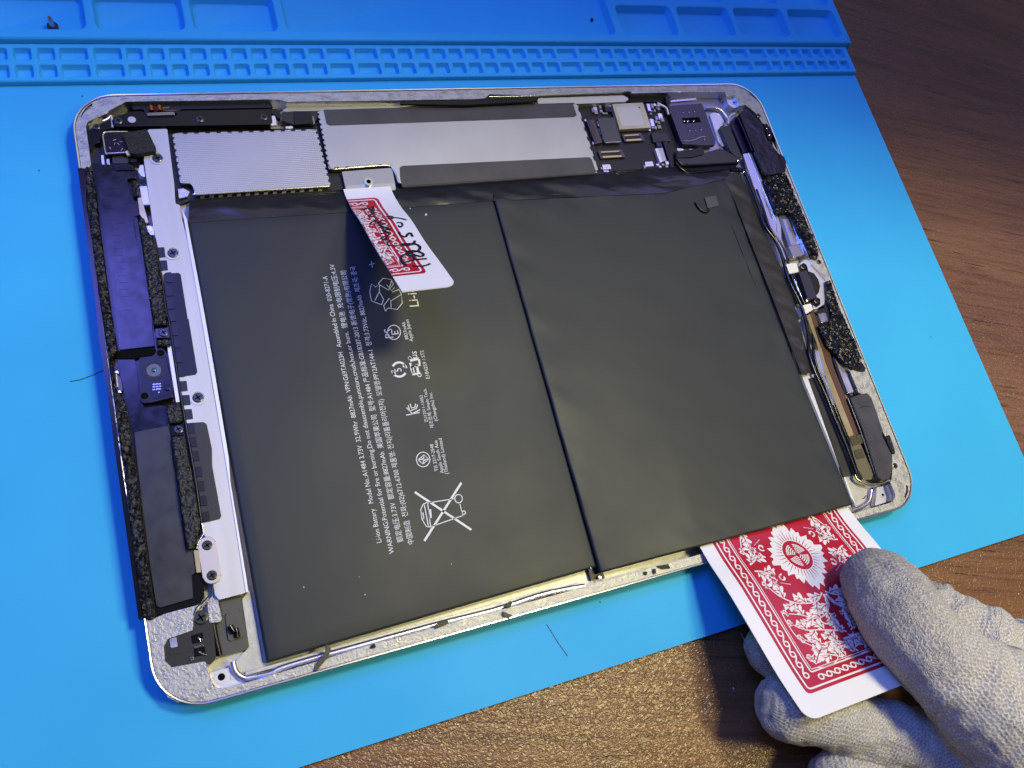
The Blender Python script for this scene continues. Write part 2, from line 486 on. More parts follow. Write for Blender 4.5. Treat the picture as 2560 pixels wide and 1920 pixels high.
ZS = 2.0
cols = []
def small(x, n):
    for k in range(n): cols.append((x + 6.05 * k, 4.95))
def long(x):
    cols.append((x, 7.9)); cols.append((x + 9.15, 7.9))
small(-133 - 6.05 * 8, 10); long(-121.3); small(-103.4, 10); long(-43.1); small(-25, 11); long(41.3); small(59.4, 10); long(119.4); small(137.5, 7)
bm = bmesh.new()
bounds = [cols[0][0] - 0.6] + [(a[0] + a[1] + b[0]) / 2 for a, b in zip(cols, cols[1:])] + [180.6]
for (x, w), t0, t1 in zip(cols, bounds, bounds[1:]):
    pocket(bm, t0, t1, 93.3, 99.3, x, x + w, 94.0, 98.7, ZS, 1.9, 0.9)
    pocket(bm, t0, t1, 99.3, 105.6, x, x + w, 100.0, 104.6, ZS, 1.9, 0.9)
skirt(bm, bounds[0], bounds[-1], 93.3, 105.6, ZS, -0.02, 0.5)
bmesh.ops.remove_doubles(bm, verts=bm.verts, dist=0.01)
bmesh.ops.recalc_face_normals(bm, faces=bm.faces)
finish(bm, 'small_cell_strip', SIL, mat_root, angle=50)

ZT = 4.0
bm = bmesh.new()
tx = [(-193.4, -167.8), (-166, -140.2), (-138.4, -112.4), (-110.5, -84.8), (-83, -56.8), (-54.8, 68.1), (70.9, 96.6), (98.7, 124.3), (126.2, 152.0), (154.2, 180.2)]
tb = [tx[0][0] - 1.2] + [(a[1] + b[0]) / 2 for a, b in zip(tx, tx[1:])] + [182.4]
for (x0, x1), t0, t1 in zip(tx, tb, tb[1:]):
    if x1 - x0 > 60:
        pocket(bm, t0, t1, 106.7, 152.5, x0, x1, 109.1, 151.0, ZT, 3.4, 2.6, 0.6, 0.5)
    else:
        pocket(bm, t0, t1, 106.7, 124.7, x0, x1, 109.1, 123.6, ZT, 3.4, 2.6, 0.6, 0.5)
        pocket(bm, t0, t1, 124.7, 152.5, x0, x1, 125.8, 151.0, ZT, 3.4, 2.6, 0.6, 0.5)
skirt(bm, tb[0], tb[-1], 106.7, 152.5, ZT, -MAT_T + 0.05, 0.7)
bmesh.ops.remove_doubles(bm, verts=bm.verts, dist=0.01)
bmesh.ops.recalc_face_normals(bm, faces=bm.faces)
finish(bm, 'compartment_tray', SIL, mat_root, angle=50)

# ---------------------------------------------------------------- the tablet
tab = thing('opened_tablet', 'silver tablet lying open without its screen, circuit boards and metal shields exposed', 'tablet', (0, 0, 0))
ZL = 6.1          # gluing ledge of the housing
ZF = 1.2          # floor of the housing

def rr(inset, r=12.0, n=10):
    return rrect(-120 + inset, 120 - inset, -84.75 + inset, 84.75 - inset, max(r - inset, 2.0), n)
bm = bmesh.new()
prof = [(0.6, 5.9), (0.6, 6.28), (0.52, 6.40), (0.20, 6.46), (0.04, 6.3), (0.0, 5.9), (0.02, 4.6), (0.35, 3.2), (1.2, 1.8), (2.8, 0.7), (5.0, 0.12), (7.5, 0.0)]
rows = [[bm.verts.new((x, y, z)) for x, y in rr(i)] for i, z in prof]
for j, (a, b) in enumerate(zip(rows, rows[1:])):
    for k in range(len(a)):
        f = bm.faces.new((a[k - 1], b[k - 1], b[k], a[k])); f.material_index = 1 if j in (1, 2, 3) else 0
bm.faces.new(rows[-1])
bmesh.ops.recalc_face_normals(bm, faces=bm.faces)
SIDE = mat('anodised_housing_side', (0.42, 0.40, 0.40), 0.36, 0.95, bump=0.1, bs=6000, bd=0.02)
finish(bm, 'housing_rim', [SIDE, LIP], tab, angle=30)
bm = bmesh.new()
bm_plate(bm, rr(1.6), ZF, 0.9, 0, 0)
finish(bm, 'housing_floor', FLOOR, tab)

inner = T('I', (262, 1165), (192, 640), (215, 580), (750, 298), (2212, 278), 'J', (1180, 125), (1330, 130), (1395, 152), (2212, 142),
          'B', (1050, 636), (1420, 606), (1980, 586), (2040, 600), 'C', (90, 590), (290, 592), 'M', (1110, 75), (1112, 130), (1250, 120), (1340, 290),
          (1420, 265), (1590, 400), (1700, 560), (1850, 640), (1862, 930), (1960, 1050), 'P', (1966, 500), (1999, 590), (2030, 660),
          'O', (690, 420), (700, 640), (740, 850), (880, 1300), 'Q', (520, 120), (610, 340), (740, 390), (860, 740), (955, 980), (960, 1130), (945, 1280),
          (990, 1400), (965, 1470), (560, 1590), 'Y', (1750, 612), (740, 897), 'X', (1000, 985), (0, 1290), 'Z', (880, 1130), (800, 1100), (750, 960),
          (722, 842), (370, 907), (300, 840), (288, 690), (330, 610), (590, 520), (595, 400), (620, 330), (700, 245), (300, 350), (120, 432),
          'P', (352, 1480), (210, 440))
slots = [T('I', (118, 515), (140, 455), (205, 370), (268, 325), (292, 340), (240, 392), (165, 450), (136, 505)),
         T('M', (1442, 32), (1470, 30), (1545, 85), (1622, 180), (1600, 190), (1520, 120)),
         T('Q', (1100, 1290), (1120, 1310), (1118, 1375), (1092, 1438), (1083, 1420), (1100, 1360)),
         T('Z', (262, 1102), (285, 1096), (320, 1180), (460, 1250), (445, 1272), (330, 1215))]
loops = [ccw(rr(0.7))]
for px in [inner] + slots:
    p = ccw([tuple(W(x, y, ZL)[:2]) for x, y in px])
    loops.append(fillet(p, 0.6, 3)[::-1])
bm = bmesh.new()
flat = [v for l in loops for v in l]
tv = [bm.verts.new((x, y, ZL)) for x, y in flat]
bv = [bm.verts.new((x, y, ZF + (0 if i < len(loops[0]) + len(loops[1]) else 3.5))) for i, (x, y) in enumerate(flat)]
edges_ = []; o_ = 0
for l in loops:
    edges_ += [bm.edges.new((tv[o_ + k], tv[o_ + (k + 1) % len(l)])) for k in range(len(l))]
    o_ += len(l)
bmesh.ops.triangle_fill(bm, use_beauty=True, use_dissolve=False, edges=edges_, normal=(0, 0, 1))
o_ = 0
for l in loops:
    for k in range(len(l)):
        i, j = o_ + k, o_ + (k + 1) % len(l)
        f = bm.faces.new((tv[i], bv[i], bv[j], tv[j])); f.material_index = 1
    o_ += len(l)
bmesh.ops.recalc_face_normals(bm, faces=bm.faces)
finish(bm, 'glue_ledge', [LEDGE, MIRROR], tab, smooth=False)
for s_ in slots:
    plate('slot_floor', [(x, y) for x, y in s_], 5.3, 0.4, BLACKP if s_ is not slots[3] else FLOOR, tab, 0, 0)

# --- left column: antenna window, foam, films, cameras
plate('antenna_window', T('P', (194, 419), (213, 421), 'R', (110, 500), (190, 950), (270, 1659), 'S', (320, 1659), 'T', (400, 1640), (360, 1655), 'P', (346, 1546), (290, 1148)), 6.75, 4.2, GLOSSB, tab, 0.35, 0.4)
plate('antenna_tray', T('R', (75, 60), (110, 38), (400, 30), (560, 40), (640, 110), (655, 200), (720, 600), (840, 900), (900, 1300), 'S', (820, 300), (900, 900), (985, 1240),
      'T', (1000, 640), (960, 860), (1030, 1190), (1040, 1420), (1000, 1485), (640, 1590), (600, 1645), (490, 1655), (330, 1000), (170, 0), 'S', (230, 1300), (60, 200), 'R', (180, 1100)), 4.3, 2.6, GLOSSB, tab, 0.3, 0.4)
foam = crinkle('foam_gasket', T('R', (85, 75), (120, 60), (168, 110), (200, 330), (232, 640), (280, 1000), (325, 1330), (372, 1659), 'S', (250, 330), (258, 400), (215, 450), (205, 520), (225, 590),
      (245, 640), (262, 820), (330, 905), (352, 990), (375, 1120), (395, 1300), (440, 1640), 'T', (322, 60), (360, 350), (400, 700), (450, 1100), (500, 1500), (525, 1640), (470, 1650), (400, 1630),
      (330, 1100), (262, 600), (205, 60), 'S', (305, 1500), (215, 800), (105, 50), 'R', (235, 1400), (160, 800), (110, 450)), 7.2, 2.2, FOAM, tab, 0.6, 0.30)
film = plate('upper_shield_film', T('R', (212, 128), (430, 98), (610, 108), (625, 185), (526, 195), (568, 380), (640, 386), (655, 570), (590, 588), (615, 800), (695, 1100), (745, 1400), (790, 1659),
      'S', (625, 180), (648, 350), (285, 392), (262, 180), (232, -60), 'R', (352, 1140), (300, 800), (246, 400)), 5.5, 0.6, FILM, tab, 0.12, 0.25)
bm = bmesh.new()
for (x, y, l) in [(265, 222, 55), (350, 300, 190), (355, 373, 80), (362, 440, 70), (370, 508, 85), (455, 525, 70), (315, 538, 40), (473, 654, 65), (335, 662, 40), (410, 712, 80), (420, 780, 85), (428, 850, 85),
                  (438, 918, 85), (447, 988, 80), (458, 1058, 88), (468, 1130, 85), (480, 1198, 85), (493, 1270, 85), (500, 1343, 85), (513, 1414, 85), (545, 1555, 90)]:
    (x0, y0), (x1, y1) = T('R', (x - l / 2, y + l * 0.02), (x + l / 2, y - l * 0.02))
    a, b = W(x0, y0, 5.5), W(x1, y1, 5.5); c = (a + b) / 2
    bm_box(bm, c, (b - a).length, 0.16, 5.4, 5.56, atan2(b.y - a.y, b.x - a.x), 0.02)
finish(bm, 'embossed_ticks', FILM, film)
plate('camera_flex_film', T('S', (255, 480), (440, 480), (470, 640), (480, 830), (520, 950), (760, 975), (795, 1175), (440, 1245), (385, 1000), (325, 800), (290, 560)), 4.9, 0.5, FILM, tab, 0.1, 0.3)
plate('lower_shield_film', T('S', (440, 1246), (800, 1176), (850, 1659), 'T', (730, 60), (845, 920), (860, 935), (925, 935), (955, 1165), (905, 1195), (925, 1430), (580, 1530), (545, 1510), (480, 1100), (400, 500), (350, 60)), 5.0, 0.6, FILM2, tab, 0.12, 0.35)
for pts in (T('R', (570, 208), (638, 203), (665, 375), (588, 380)),
            T('R', (637, 605), (708, 600), (738, 720), (790, 800), (826, 920), (880, 1250), (938, 1650), 'S', (772, 60), (778, 128), (640, 140), (618, 20), 'R', (745, 1350), (690, 950)),
            T('S', (666, 285), (800, 272), (806, 350), (668, 350)),
            T('S', (768, 955), (905, 940), (940, 1118), (905, 1140), (800, 1150), (778, 1050)),
            T('S', (826, 1292), (960, 1276), (1020, 1650), 'T', (892, 40), (940, 300), (998, 650), (962, 830), (932, 910), (872, 932), (800, 520), (742, 40))):
    crinkle('foam_pad', pts, 6.9, 1.8, FOAM if pts[0][0] < 430 and pts[0][1] < 900 else mat('fine_black_foam', (0.005, 0.005, 0.006), 0.42, 0, col2=(0.035, 0.035, 0.035), ns=2400, bump=0.6, bs=2400, bd=0.5, contrast=(0.45, 0.7)), tab, 0.5, 0.16)
plate('foam_side_wall', T('R', (590, 590), (632, 590), (690, 950), (790, 1659), 'S', (640, 180), (620, 60), 'R', (700, 1150)), 6.3, 1.4, GLOSSB, tab, 0.1, 0.1)
plate('gold_tab', T('R', (640, 392), (676, 386), (700, 470), (750, 645), (722, 650), (660, 560)), 6.3, 0.8, GOLD2, tab, 0.15, 0.1)
plate('gold_tab', T('T', (930, 936), (985, 936), (1006, 1162), (960, 1168)), 5.7, 0.7, GOLD2, tab, 0.12, 0.1)
plate('clip', T('T', (988, 940), (1000, 938), (1040, 1170), (1024, 1172)), 5.4, 0.7, GOLD, tab, 0.08, 0.05)
plate('side_connector', T('S', (240, 650), (262, 645), (300, 690), (318, 810), (272, 812)), 6.0, 1.2, DARKM, tab, 0.1, 0.1)
plate('contact', T('S', (240, 648), (258, 645), (274, 775), (256, 780)), 6.2, 0.8, GOLD, tab, 0.06, 0.05)
for q in T('S', (255, 622), (283, 824)):
    bm = bmesh.new(); bm_cyl(bm, W(*q, 6.0), 0.5, 5.2, 6.1, 12, 0.15); finish(bm, 'solder_post', SILVER, tab)
plate('camera_gap_plate', T('S', (235, 440), (262, 405), (640, 366), (668, 396), (640, 452), (476, 474), (440, 482), (255, 482)), 5.3, 0.8, HOLE, tab, 0, 0.2)  # black plate put in to darken the gap beside the camera
cammod = plate('camera_module', T('S', (480, 476), (640, 457), (664, 405), (716, 382), (756, 418), (776, 470), (810, 690), (836, 740), (842, 880), (640, 932), (522, 946), (486, 842), (512, 828)), 6.6, 2.2, mat('camera_bracket', (0.010, 0.0095, 0.018), 0.30, 0.2), tab, 0.25, 0.5)
c = W(*T('S', (642, 605))[0], 6.6)
bm = bmesh.new(); bm_ring(bm, c, 2.75, 2.35, 6.0, 6.72, 32); finish(bm, 'lens_barrel', BLACKP, cammod)
bm = bmesh.new()
for k in range(3):
    for a in range(9):
        a0 = k * 2.094 + 0.15 + a * 0.2
        p = [(c.x + r_ * cos(t_), c.y + r_ * sin(t_)) for r_, t_ in ((1.75, a0), (2.28, a0), (2.28, a0 + 0.2), (1.75, a0 + 0.2))]
        bm_plate(bm, p, 6.70, 0.2, 0, 0)
finish(bm, 'lens_collar', BLACKP, cammod)
bm = bmesh.new()
rings_ = [(1.75, 6.66), (1.2, 6.68), (0.62, 6.62), (0.6, 6.70), (0.35, 6.82), (0.0, 6.86)]
vv = [[bm.verts.new((c.x + r_ * cos(2 * pi * k / 24), c.y + r_ * sin(2 * pi * k / 24), z_)) for k in range(24)] for r_, z_ in rings_[:-1]]
tip = bm.verts.new((c.x, c.y, 6.86))
for a_, b_ in zip(vv, vv[1:]):
    for k in range(24):
        f = bm.faces.new((a_[k], a_[(k + 1) % 24], b_[(k + 1) % 24], b_[k])); f.material_index = 0 if vv.index(a_) < 2 else 1
for k in range(24):
    f = bm.faces.new((vv[-1][k], vv[-1][(k + 1) % 24], tip)); f.material_index = 1
finish(bm, 'lens', [mat('lens_cone', (0.13, 0.125, 0.115), 0.3, 0.3), mat('blue_lens_glass', (0.01, 0.09, 0.22), 0.06, 0.2, coat=1.0)], cammod, angle=60)
for q in T('S', (712, 426), (545, 872)):
    cc = W(*q, 6.6); bm = bmesh.new(); bm_ring(bm, cc, 1.25, 0.95, 6.2, 6.75, 20); bm_cyl(bm, cc, 0.95, 6.3, 6.63, 16, 0, 1); finish(bm, 'screw_eyelet', [BLACKP, HOLE], cammod)
plate('module_window', T('S', (598, 730), (800, 700), (832, 745), (838, 870), (640, 905), (610, 880)), 6.68, 0.3, GLOSSB, cammod, 0.05, 0.3)
for q in T('S', (640, 752), (672, 748), (704, 746), (640, 778), (674, 776), (708, 772), (640, 806), (676, 802), (706, 800), (694, 836)):
    bm = bmesh.new(); bm_box(bm, W(*q, 6.8), 0.62, 0.5, 6.6, 6.95, 0.15, 0.1); finish(bm, 'component', SILVER, cammod)
bm = bmesh.new(); bm_cyl(bm, W(*T('S', (780, 785))[0], 6.8), 0.85, 6.6, 7.1, 18, 0.2); finish(bm, 'sensor_dome', GLOSSB, cammod)
plate('pale_rail', T('S', (780, 362), (820, 358), (908, 930), (872, 936)), 5.6, 1.5, mat('pale_rail_metal', (0.75, 0.74, 0.73), 0.4, 0.5), tab, 0.1, 0.05)
for pts, sc in ((T('S', (655, 172), (745, 160), (785, 150), (802, 265), (665, 266)), (740, 210)), (T('S', (800, 1180), (905, 1172), (945, 1150), (960, 1272), (826, 1280)), (895, 1213))):
    plate('screw_bracket', pts, 5.6, 1.2, FILM, tab, 0.1, 0.1)
    screw(T('S', sc)[0], 5.95, 1.22, tab)

# --- long bright side plate
sp = plate('side_plate', T('A', (950, 832), (1075, 828), (1120, 1182), (1128, 1310), (1160, 1320), 'D', (770, 70), (832, 300), (900, 700), (985, 1230), (1062, 1659), 'T', (1345, 560), (1478, 1374), (1192, 1450), (1152, 1400), (1130, 1270),
      (1190, 1200), (1140, 900), (1085, 812), (1050, 800), (1030, 740), (1028, 660), (985, 340), 'S', (985, 1240), (885, 690), (800, 100), 'R', (885, 1160), (848, 900), (800, 690), (700, 0)), 5.0, 0.8, STEEL, tab, 0.12, 0.4)
bp1 = plate('black_plate', T('R', (905, 1182), (1060, 1168), (1085, 1185), (1160, 1659), 'S', (1000, 60), (1092, 622), (1072, 648), (882, 674), (800, 100), 'R', (940, 1600)), 5.22, 0.6, mat('ink_black_plate', (0.010, 0.010, 0.018), 0.34, 0.3, bump=0.2, bs=2500, bd=0.04), tab, 0.08, 0.2)
bp2 = plate('black_plate', T('S', (975, 1152), (1155, 1140), (1190, 1165), (1244, 1420), 'T', (1118, 60), (1216, 580), (1198, 612), (1022, 652), (990, 350), (915, 30), 'S', (1010, 1400)), 5.22, 0.6, mat('charcoal_ribbed_plate', (0.026, 0.025, 0.021), 0.42, 0.3, bump=0.35, bs=1500, bd=0.08), tab, 0.08, 0.2)
tabs = [('S', 852, 190), ('S', 872, 320), ('S', 900, 470), ('S', 925, 615), ('R', 960, 1215), ('R', 965, 1355), ('R', 975, 1490), ('R', 992, 1620),
        ('S', 1025, 1205), ('S', 1048, 1345), ('S', 1072, 1490), ('T', 980, 120), ('T', 1003, 268), ('T', 1030, 420), ('T', 1058, 585)]
for cpt, x, y in tabs:
    w_, h_ = 36, 54
    plate('latch_tab', T(cpt, (x - w_, y - h_ + 6), (x + w_ - 8, y - h_), (x + w_ + 8, y + h_ - 6), (x - w_ + 12, y + h_)), 5.5, 0.5, BLACKP if (cpt, x) in () else GLOSSB if False else mat('satin_black_tab', (0.007, 0.007, 0.010), 0.3, 0.1), bp1 if (cpt == 'R' or (cpt == 'S' and y < 700)) else bp2, 0.1, 0.15)
for cpt, x, y in [('R', 880, 955), ('R', 906, 1090), ('S', 945, 765), ('S', 975, 910), ('S', 1000, 1057)]:
    plate('comb_slot', T(cpt, (x - 40, y - 48), (x + 35, y - 52), (x + 48, y + 50), (x - 28, y + 58)), 5.2, 0.5, BLACKP, tab, 0.05, 0.1)
tube('comb_black_rail', T('R', (800, 800), (880, 1180), (940, 1600), 'S', (800, 100), (900, 750), (985, 1240), 'T', (940, 160), (1010, 640)), 5.5, 0.35, BLACKP, tab)  # black tube along the left edge of the comb
for cpt, x, y in [('A', 1012, 1015), ('R', 1003, 962), ('S', 1098, 885)]:
    screw(T(cpt, (x, y))[0], 5.25, 1.45, tab, washer=True)
a, b = W(*T('T', (1070, 882))[0], 5.6), W(*T('T', (1120, 1195))[0], 5.6)
d = (b - a).normalized(); n_ = Vector((-d.y, d.x, 0))
def capsule(a, b, r, n=10):
    d = (b - a).normalized(); s = Vector((-d.y, d.x, 0))
    return [a + (s * cos(pi * k / n) - d * sin(pi * k / n)) * r for k in range(n + 1)] + [b + (-s * cos(pi * k / n) + d * sin(pi * k / n)) * r for k in range(n + 1)]
bm = bmesh.new(); bm_plate(bm, capsule(a, b, 2.15), 5.6, 0.7, 0.2, 0); finish(bm, 'oval_cover', mat('rosy_steel', (0.50, 0.45, 0.445), 0.46, 0.6), tab)
for q in T('T', (1070, 882), (1120, 1195)): screw(q, 5.9, 1.25, tab)
# lower corner: headphone socket, flex, boss
plate('corner_web', T('Z', (740, 232), (795, 160), (800, 200), (850, 210), (890, 400), (880, 432), (760, 446)), 4.6, 2.5, LEDGE, tab, 0.15, 0.4)
tube('flex_seam', T('T', (1015, 650), (1030, 760), (985, 840), (962, 920)), 5.7, 0.12, SILVER, tab)
tube('flex_seam', T('T', (1130, 1280), (1110, 1370), (1050, 1450), (960, 1530), (930, 1610)), 6.2, 0.16, BLACKP, tab)
jack = plate('headphone_socket', T('Z', (598, 400), (605, 350), (660, 325), (720, 345), (742, 400), (745, 440), (795, 450), (830, 785), (815, 830), (755, 885), (735, 850), (375, 905), (310, 860), (290, 740), (300, 665), (345, 602), (430, 580), (598, 522)), 5.6, 3.2, mat('olive_black_socket', (0.020, 0.020, 0.017), 0.5, 0.0, spec=0.35), tab, 0.25, 0.4)
screw(T('Z', (672, 390))[0], 5.95, 1.75, jack)
plate('contact_spring', T('Z', (345, 612), (420, 590), (432, 690), (360, 705)), 5.85, 0.5, MIRROR, jack, 0.15, 0.2)
plate('socket_window', T('Z', (568, 575), (690, 542), (705, 632), (585, 665)), 5.72, 0.4, GLOSSB, jack, 0.08, 0.3)
plate('socket_window', T('Z', (598, 712), (712, 685), (725, 775), (608, 800)), 5.72, 0.4, GLOSSB, jack, 0.08, 0.3)
plate('latch_arm', T('Z', (350, 720), (560, 668), (585, 700), (560, 735), (345, 785)), 5.75, 0.4, mat('olive_black_socket', (0, 0, 0)), jack, 0.1, 0.4)
for q in [(655, 608), (690, 618), (640, 690), (665, 682), (690, 672), (612, 695), (668, 750), (700, 765), (565, 805), (590, 800), (572, 828), (597, 822)]:
    bm = bmesh.new(); bm_box(bm, W(*T('Z', q)[0], 5.9), 0.42, 0.5, 5.5, 6.0, 0.4, 0.1); finish(bm, 'pin', SILVER, jack)
tube('pin_wire', T('Z', (640, 600), (660, 610), (672, 640)), 6.0, 0.16, SILVER, jack)
tube('pin_wire', T('Z', (650, 745), (690, 765), (735, 780)), 6.0, 0.16, SILVER, jack)
plate('ribbed_bracket', T('Z', (790, 452), (880, 430), (905, 400), (865, 215), (1092, 155), (1100, 280), (1172, 690), (1150, 722), (880, 792), (832, 785)), 2.6, 1.4, mat('olive_satin_flex', (0.075, 0.072, 0.058), 0.45, 0.2), tab, 0.2, 0.3)
plate('bracket_shelf', T('Z', (925, 350), (1085, 310), (1120, 590), (965, 640), (940, 560)), 3.1, 0.5, mat('olive_satin_flex', (0, 0, 0)), tab, 0.25, 0.5)
tube('black_cable', T('Z', (800, 455), (830, 620), (868, 785)), 3.6, 0.75, GLOSSB, tab)
tube('rubber_bead', T('Z', (975, 475), (1000, 520), (1020, 540)), 3.8, 0.75, GLOSSB, tab)
tube('rubber_bead', T('Z', (1030, 500), (1045, 540), (1050, 595)), 3.6, 0.7, GLOSSB, tab)
LAV = mat('pale_milled_metal', (0.80, 0.79, 0.82), 0.34, 0.7, bump=0.12, bs=900, bd=0.08)
boss = plate('corner_boss', T('Z', (757, 962), (985, 902), (1030, 985), (1130, 1030), (1200, 1042), (890, 1128), (830, 1115), (790, 1060)), 3.2, 1.8, LAV, tab, 0.3, 0.5)
q = W(*T('Z', (885, 1005))[0], 3.2); bm = bmesh.new(); bm_ring(bm, q, 1.6, 0.85, 2.6, 3.45, 24); bm_cyl(bm, q, 0.85, 2.5, 3.22, 16, 0, 1); finish(bm, 'threaded_hole', [LAV, HOLE], boss)
q = W(*T('Z', (1000, 1008))[0], 3.2); bm = bmesh.new(); bm_cyl(bm, q, 0.6, 2.6, 3.4, 16, 0.15); finish(bm, 'rivet', LAV, boss)
tube('inner_ridge', T('Z', (1005, 845), (1025, 930), (1075, 990), (1140, 1018), (1220, 1005), (1400, 968), 'X', (300, 1160), (1000, 962), (1700, 770), (2212, 640), 'Y', (400, 955), (740, 888)), 4.2, 0.75, MIRROR, tab, 10)
plate('floor_skirt', T('Z', (1180, 80), (1310, 850), (1380, 930), (1240, 985), (1130, 990), (1060, 940), (1030, 850), (1150, 720), (1172, 690), (1100, 200)), 2.0, 0.9, FLOOR, tab, 0.1, 0.5)
plate('bottom_skirt', T('X', (-100, 1215), (300, 1110), (1000, 915), (2212, 590), 'Y', (720, 855), (720, 890), 'X', (2212, 625), (1000, 950), (300, 1145), (-100, 1250)), 3.2, 1.8, FLOOR, tab, 0.1, 0)
plate('plate_side_wall', T('D', (785, 60), (815, 120), (905, 600), (985, 1050), (1085, 1659), 'T', (1310, 220), (1480, 1250), (1495, 1370), (1470, 1370), 'D', (1062, 1659), (900, 700)), 5.3, 3.6, mat('pale_wall_strip', (0.74, 0.74, 0.78), 0.4, 0.4), tab, 0.15, 0.05)

# --- upper left corner
plate('corner_carrier', T('I', (262, 1170), (200, 640), (225, 590), (755, 310), (2212, 288), 'J', (1180, 135), (1250, 150), (1230, 420), (80, 470), 'I', (1310, 700), (1000, 1050), (980, 1180), (560, 1170)), 2.6, 1.3, BLACKP, tab, 0.1, 0.3)
plate('corner_step', T('I', (215, 640), (420, 520), (430, 560), (540, 520), (560, 660), (430, 700), (400, 760), (380, 860), (300, 900), (235, 1000)), 4.4, 1.8, GLOSSB, tab, 0.5, 0.8)
tube('corner_lip', T('I', (420, 570), (490, 540), (545, 500), (560, 660)), 4.6, 0.35, LAV, tab)
screw(T('I', (340, 640))[0], 4.9, 1.0, tab, ang=1.0)
plate('upper_black_bar', T('A', (850, 657), (1735, 647), (1742, 692), (1160, 702), (1150, 735), (930, 738), (925, 700), (850, 705)), 4.6, 1.6, BLACKP, tab, 0.2, 0.4)
bar = plate('connector_bracket', T('A', (720, 775), (735, 752), (790, 735), (850, 716), (922, 716), (930, 742), (1140, 742), (1162, 712), (1740, 702), (1752, 785), (1742, 800), (750, 814), (726, 800)), 5.3, 1.6, mat('ink_black_bracket', (0.004, 0.004, 0.006), 0.22, 0.1), tab, 0.22, 0.3)
for q in T('A', (760, 773), (1285, 761), (1697, 749)): screw(q, 5.6, 1.2, bar)
q = W(*T('A', (848, 770))[0], 5.3); bm = bmesh.new(); bm_ring(bm, q, 1.45, 1.1, 4.6, 5.4, 24); bm_cyl(bm, q, 1.1, 4.4, 5.33, 18, 0, 1); finish(bm, 'eyelet', [GLOSSB, mat('pale_plug', (0.6, 0.58, 0.5), 0.4, 0.6)], bar)
for q in T('I', (1098, 400), (1212, 398)):
    c = W(*q, 5.8); bm = bmesh.new()
    sweep(bm, [c + Vector((0.0, -0.8, 0)), c + Vector((0, 0.8, 0))], 0.72, 14)
    for k in range(5): sweep(bm, [c + Vector((0, -0.75 + k * 0.34, 0)), c + Vector((0, -0.75 + k * 0.34 + 0.16, 0))], 0.8, 14)
    finish(bm, 'copper_coil', COPPER, tab)
tube('coil_core', T('I', (1250, 398), (1350, 388)), 5.7, 0.65, DARKM, tab)
tube('coil_lead', T('I', (1250, 420), (1360, 425), (1460, 425)), 5.6, 0.35, BRONZE, tab)
plate('clear_clip', T('I', (1035, 455), (1415, 438), (1420, 478), (1040, 492)), 5.9, 0.8, mat('clear_resin', (0.25, 0.25, 0.27), 0.12, 0.6), tab, 0.15, 0.3)
cm2 = plate('rear_camera', T('I', (412, 790), (430, 745), (470, 715), (800, 705), (820, 1010), (480, 1034), (450, 1010)), 5.6, 2.6, mat('camera_face', (0.016, 0.015, 0.035), 0.12, 0.1), tab, 0.1, 0.3)
tube('camera_frame', T('I', (770, 718), (480, 722), (430, 760), (440, 860), (465, 1008), (490, 1018), (740, 1004)), 5.75, 0.32, mat('champagne_metal', (0.74, 0.70, 0.52), 0.25, 1.0), cm2)
plate('felt_pad', T('I', (700, 745), (780, 720), (1028, 680), (1060, 720), (1160, 930), (1150, 978), (900, 1022), (800, 1010)), 7.0, 1.8, FELT, cm2, 0.35, 0.3)
plate('yellow_glue', T('I', (735, 985), (780, 965), (805, 1030), (760, 1040)), 6.2, 0.8, mat('dried_glue', (0.62, 0.58, 0.26), 0.4), cm2, 0.2, 0.2)
for k, q in enumerate(T('I', (585, 825), (590, 880), (640, 880), (680, 850), (690, 960), (530, 940))):
    bm = bmesh.new(); bm_box(bm, W(*q, 5.7), 0.9, 0.22, 5.55, 5.68, k * 0.9 + 0.5, 0.05); finish(bm, 'scratch_chip', SILVER, cm2)
plate('flex_fold', T('I', (555, 1055), (760, 1040), (790, 1110), (760, 1150), (560, 1155)), 4.6, 2, FILM2, tab, 0.5, 0.3)
plate('flex_fold', T('I', (800, 1055), (895, 1050), (895, 1130), (810, 1135)), 4.8, 1.6, BLACKP, tab, 0.15, 0.15)
plate('grounding_clip', T('I', (402, 1040), (435, 1036), (450, 1165), (415, 1168)), 5.0, 1.8, LAV, tab, 0.15, 0.1)
plate('grounding_clip', T('I', (475, 1095), (515, 1090), (522, 1165), (485, 1168)), 5.0, 1.8, MIRROR, tab, 0.15, 0.1)
plate('silver_shim', T('I', (935, 1180), (985, 1170), (1010, 1340), (960, 1330), (915, 1270)), 4.9, 0.8, LAV, tab, 0.1, 0.2)
plate('silver_shim', T('R', (660, 275), (735, 270), (765, 460), (690, 465)), 4.9, 0.8, LAV, tab, 0.1, 0.1)
plate('silver_shim', T('R', (720, 670), (800, 690), (810, 780), (760, 770)), 5.2, 0.8, SILVER, tab, 0.2, 0.1)
plate('black_tongue', T('I', (560, 1170), (700, 1155), (830, 1180), (880, 1240), (600, 1250)), 5.9, 1.0, CRINKLE, tab, 0.3, 0.3)

# --- logic board
board = plate('logic_board', T('J', (80, 500), (1480, 440), (1740, 250), 'B', (20, 690), (1640, 655), 'L', (190, 300), (760, 285), (1300, 240), (1720, 270), (1880, 700), (1890, 1375), (1000, 1410), (780, 1440), (480, 1500),
      'B', (1780, 1110), (525, 1210), (480, 1230), (150, 1240), 'J', (2040, 1120), (400, 1225), (200, 1290), (150, 1060), (95, 620)), 2.6, 0.9, PCB, tab, 0.08, 0.2)

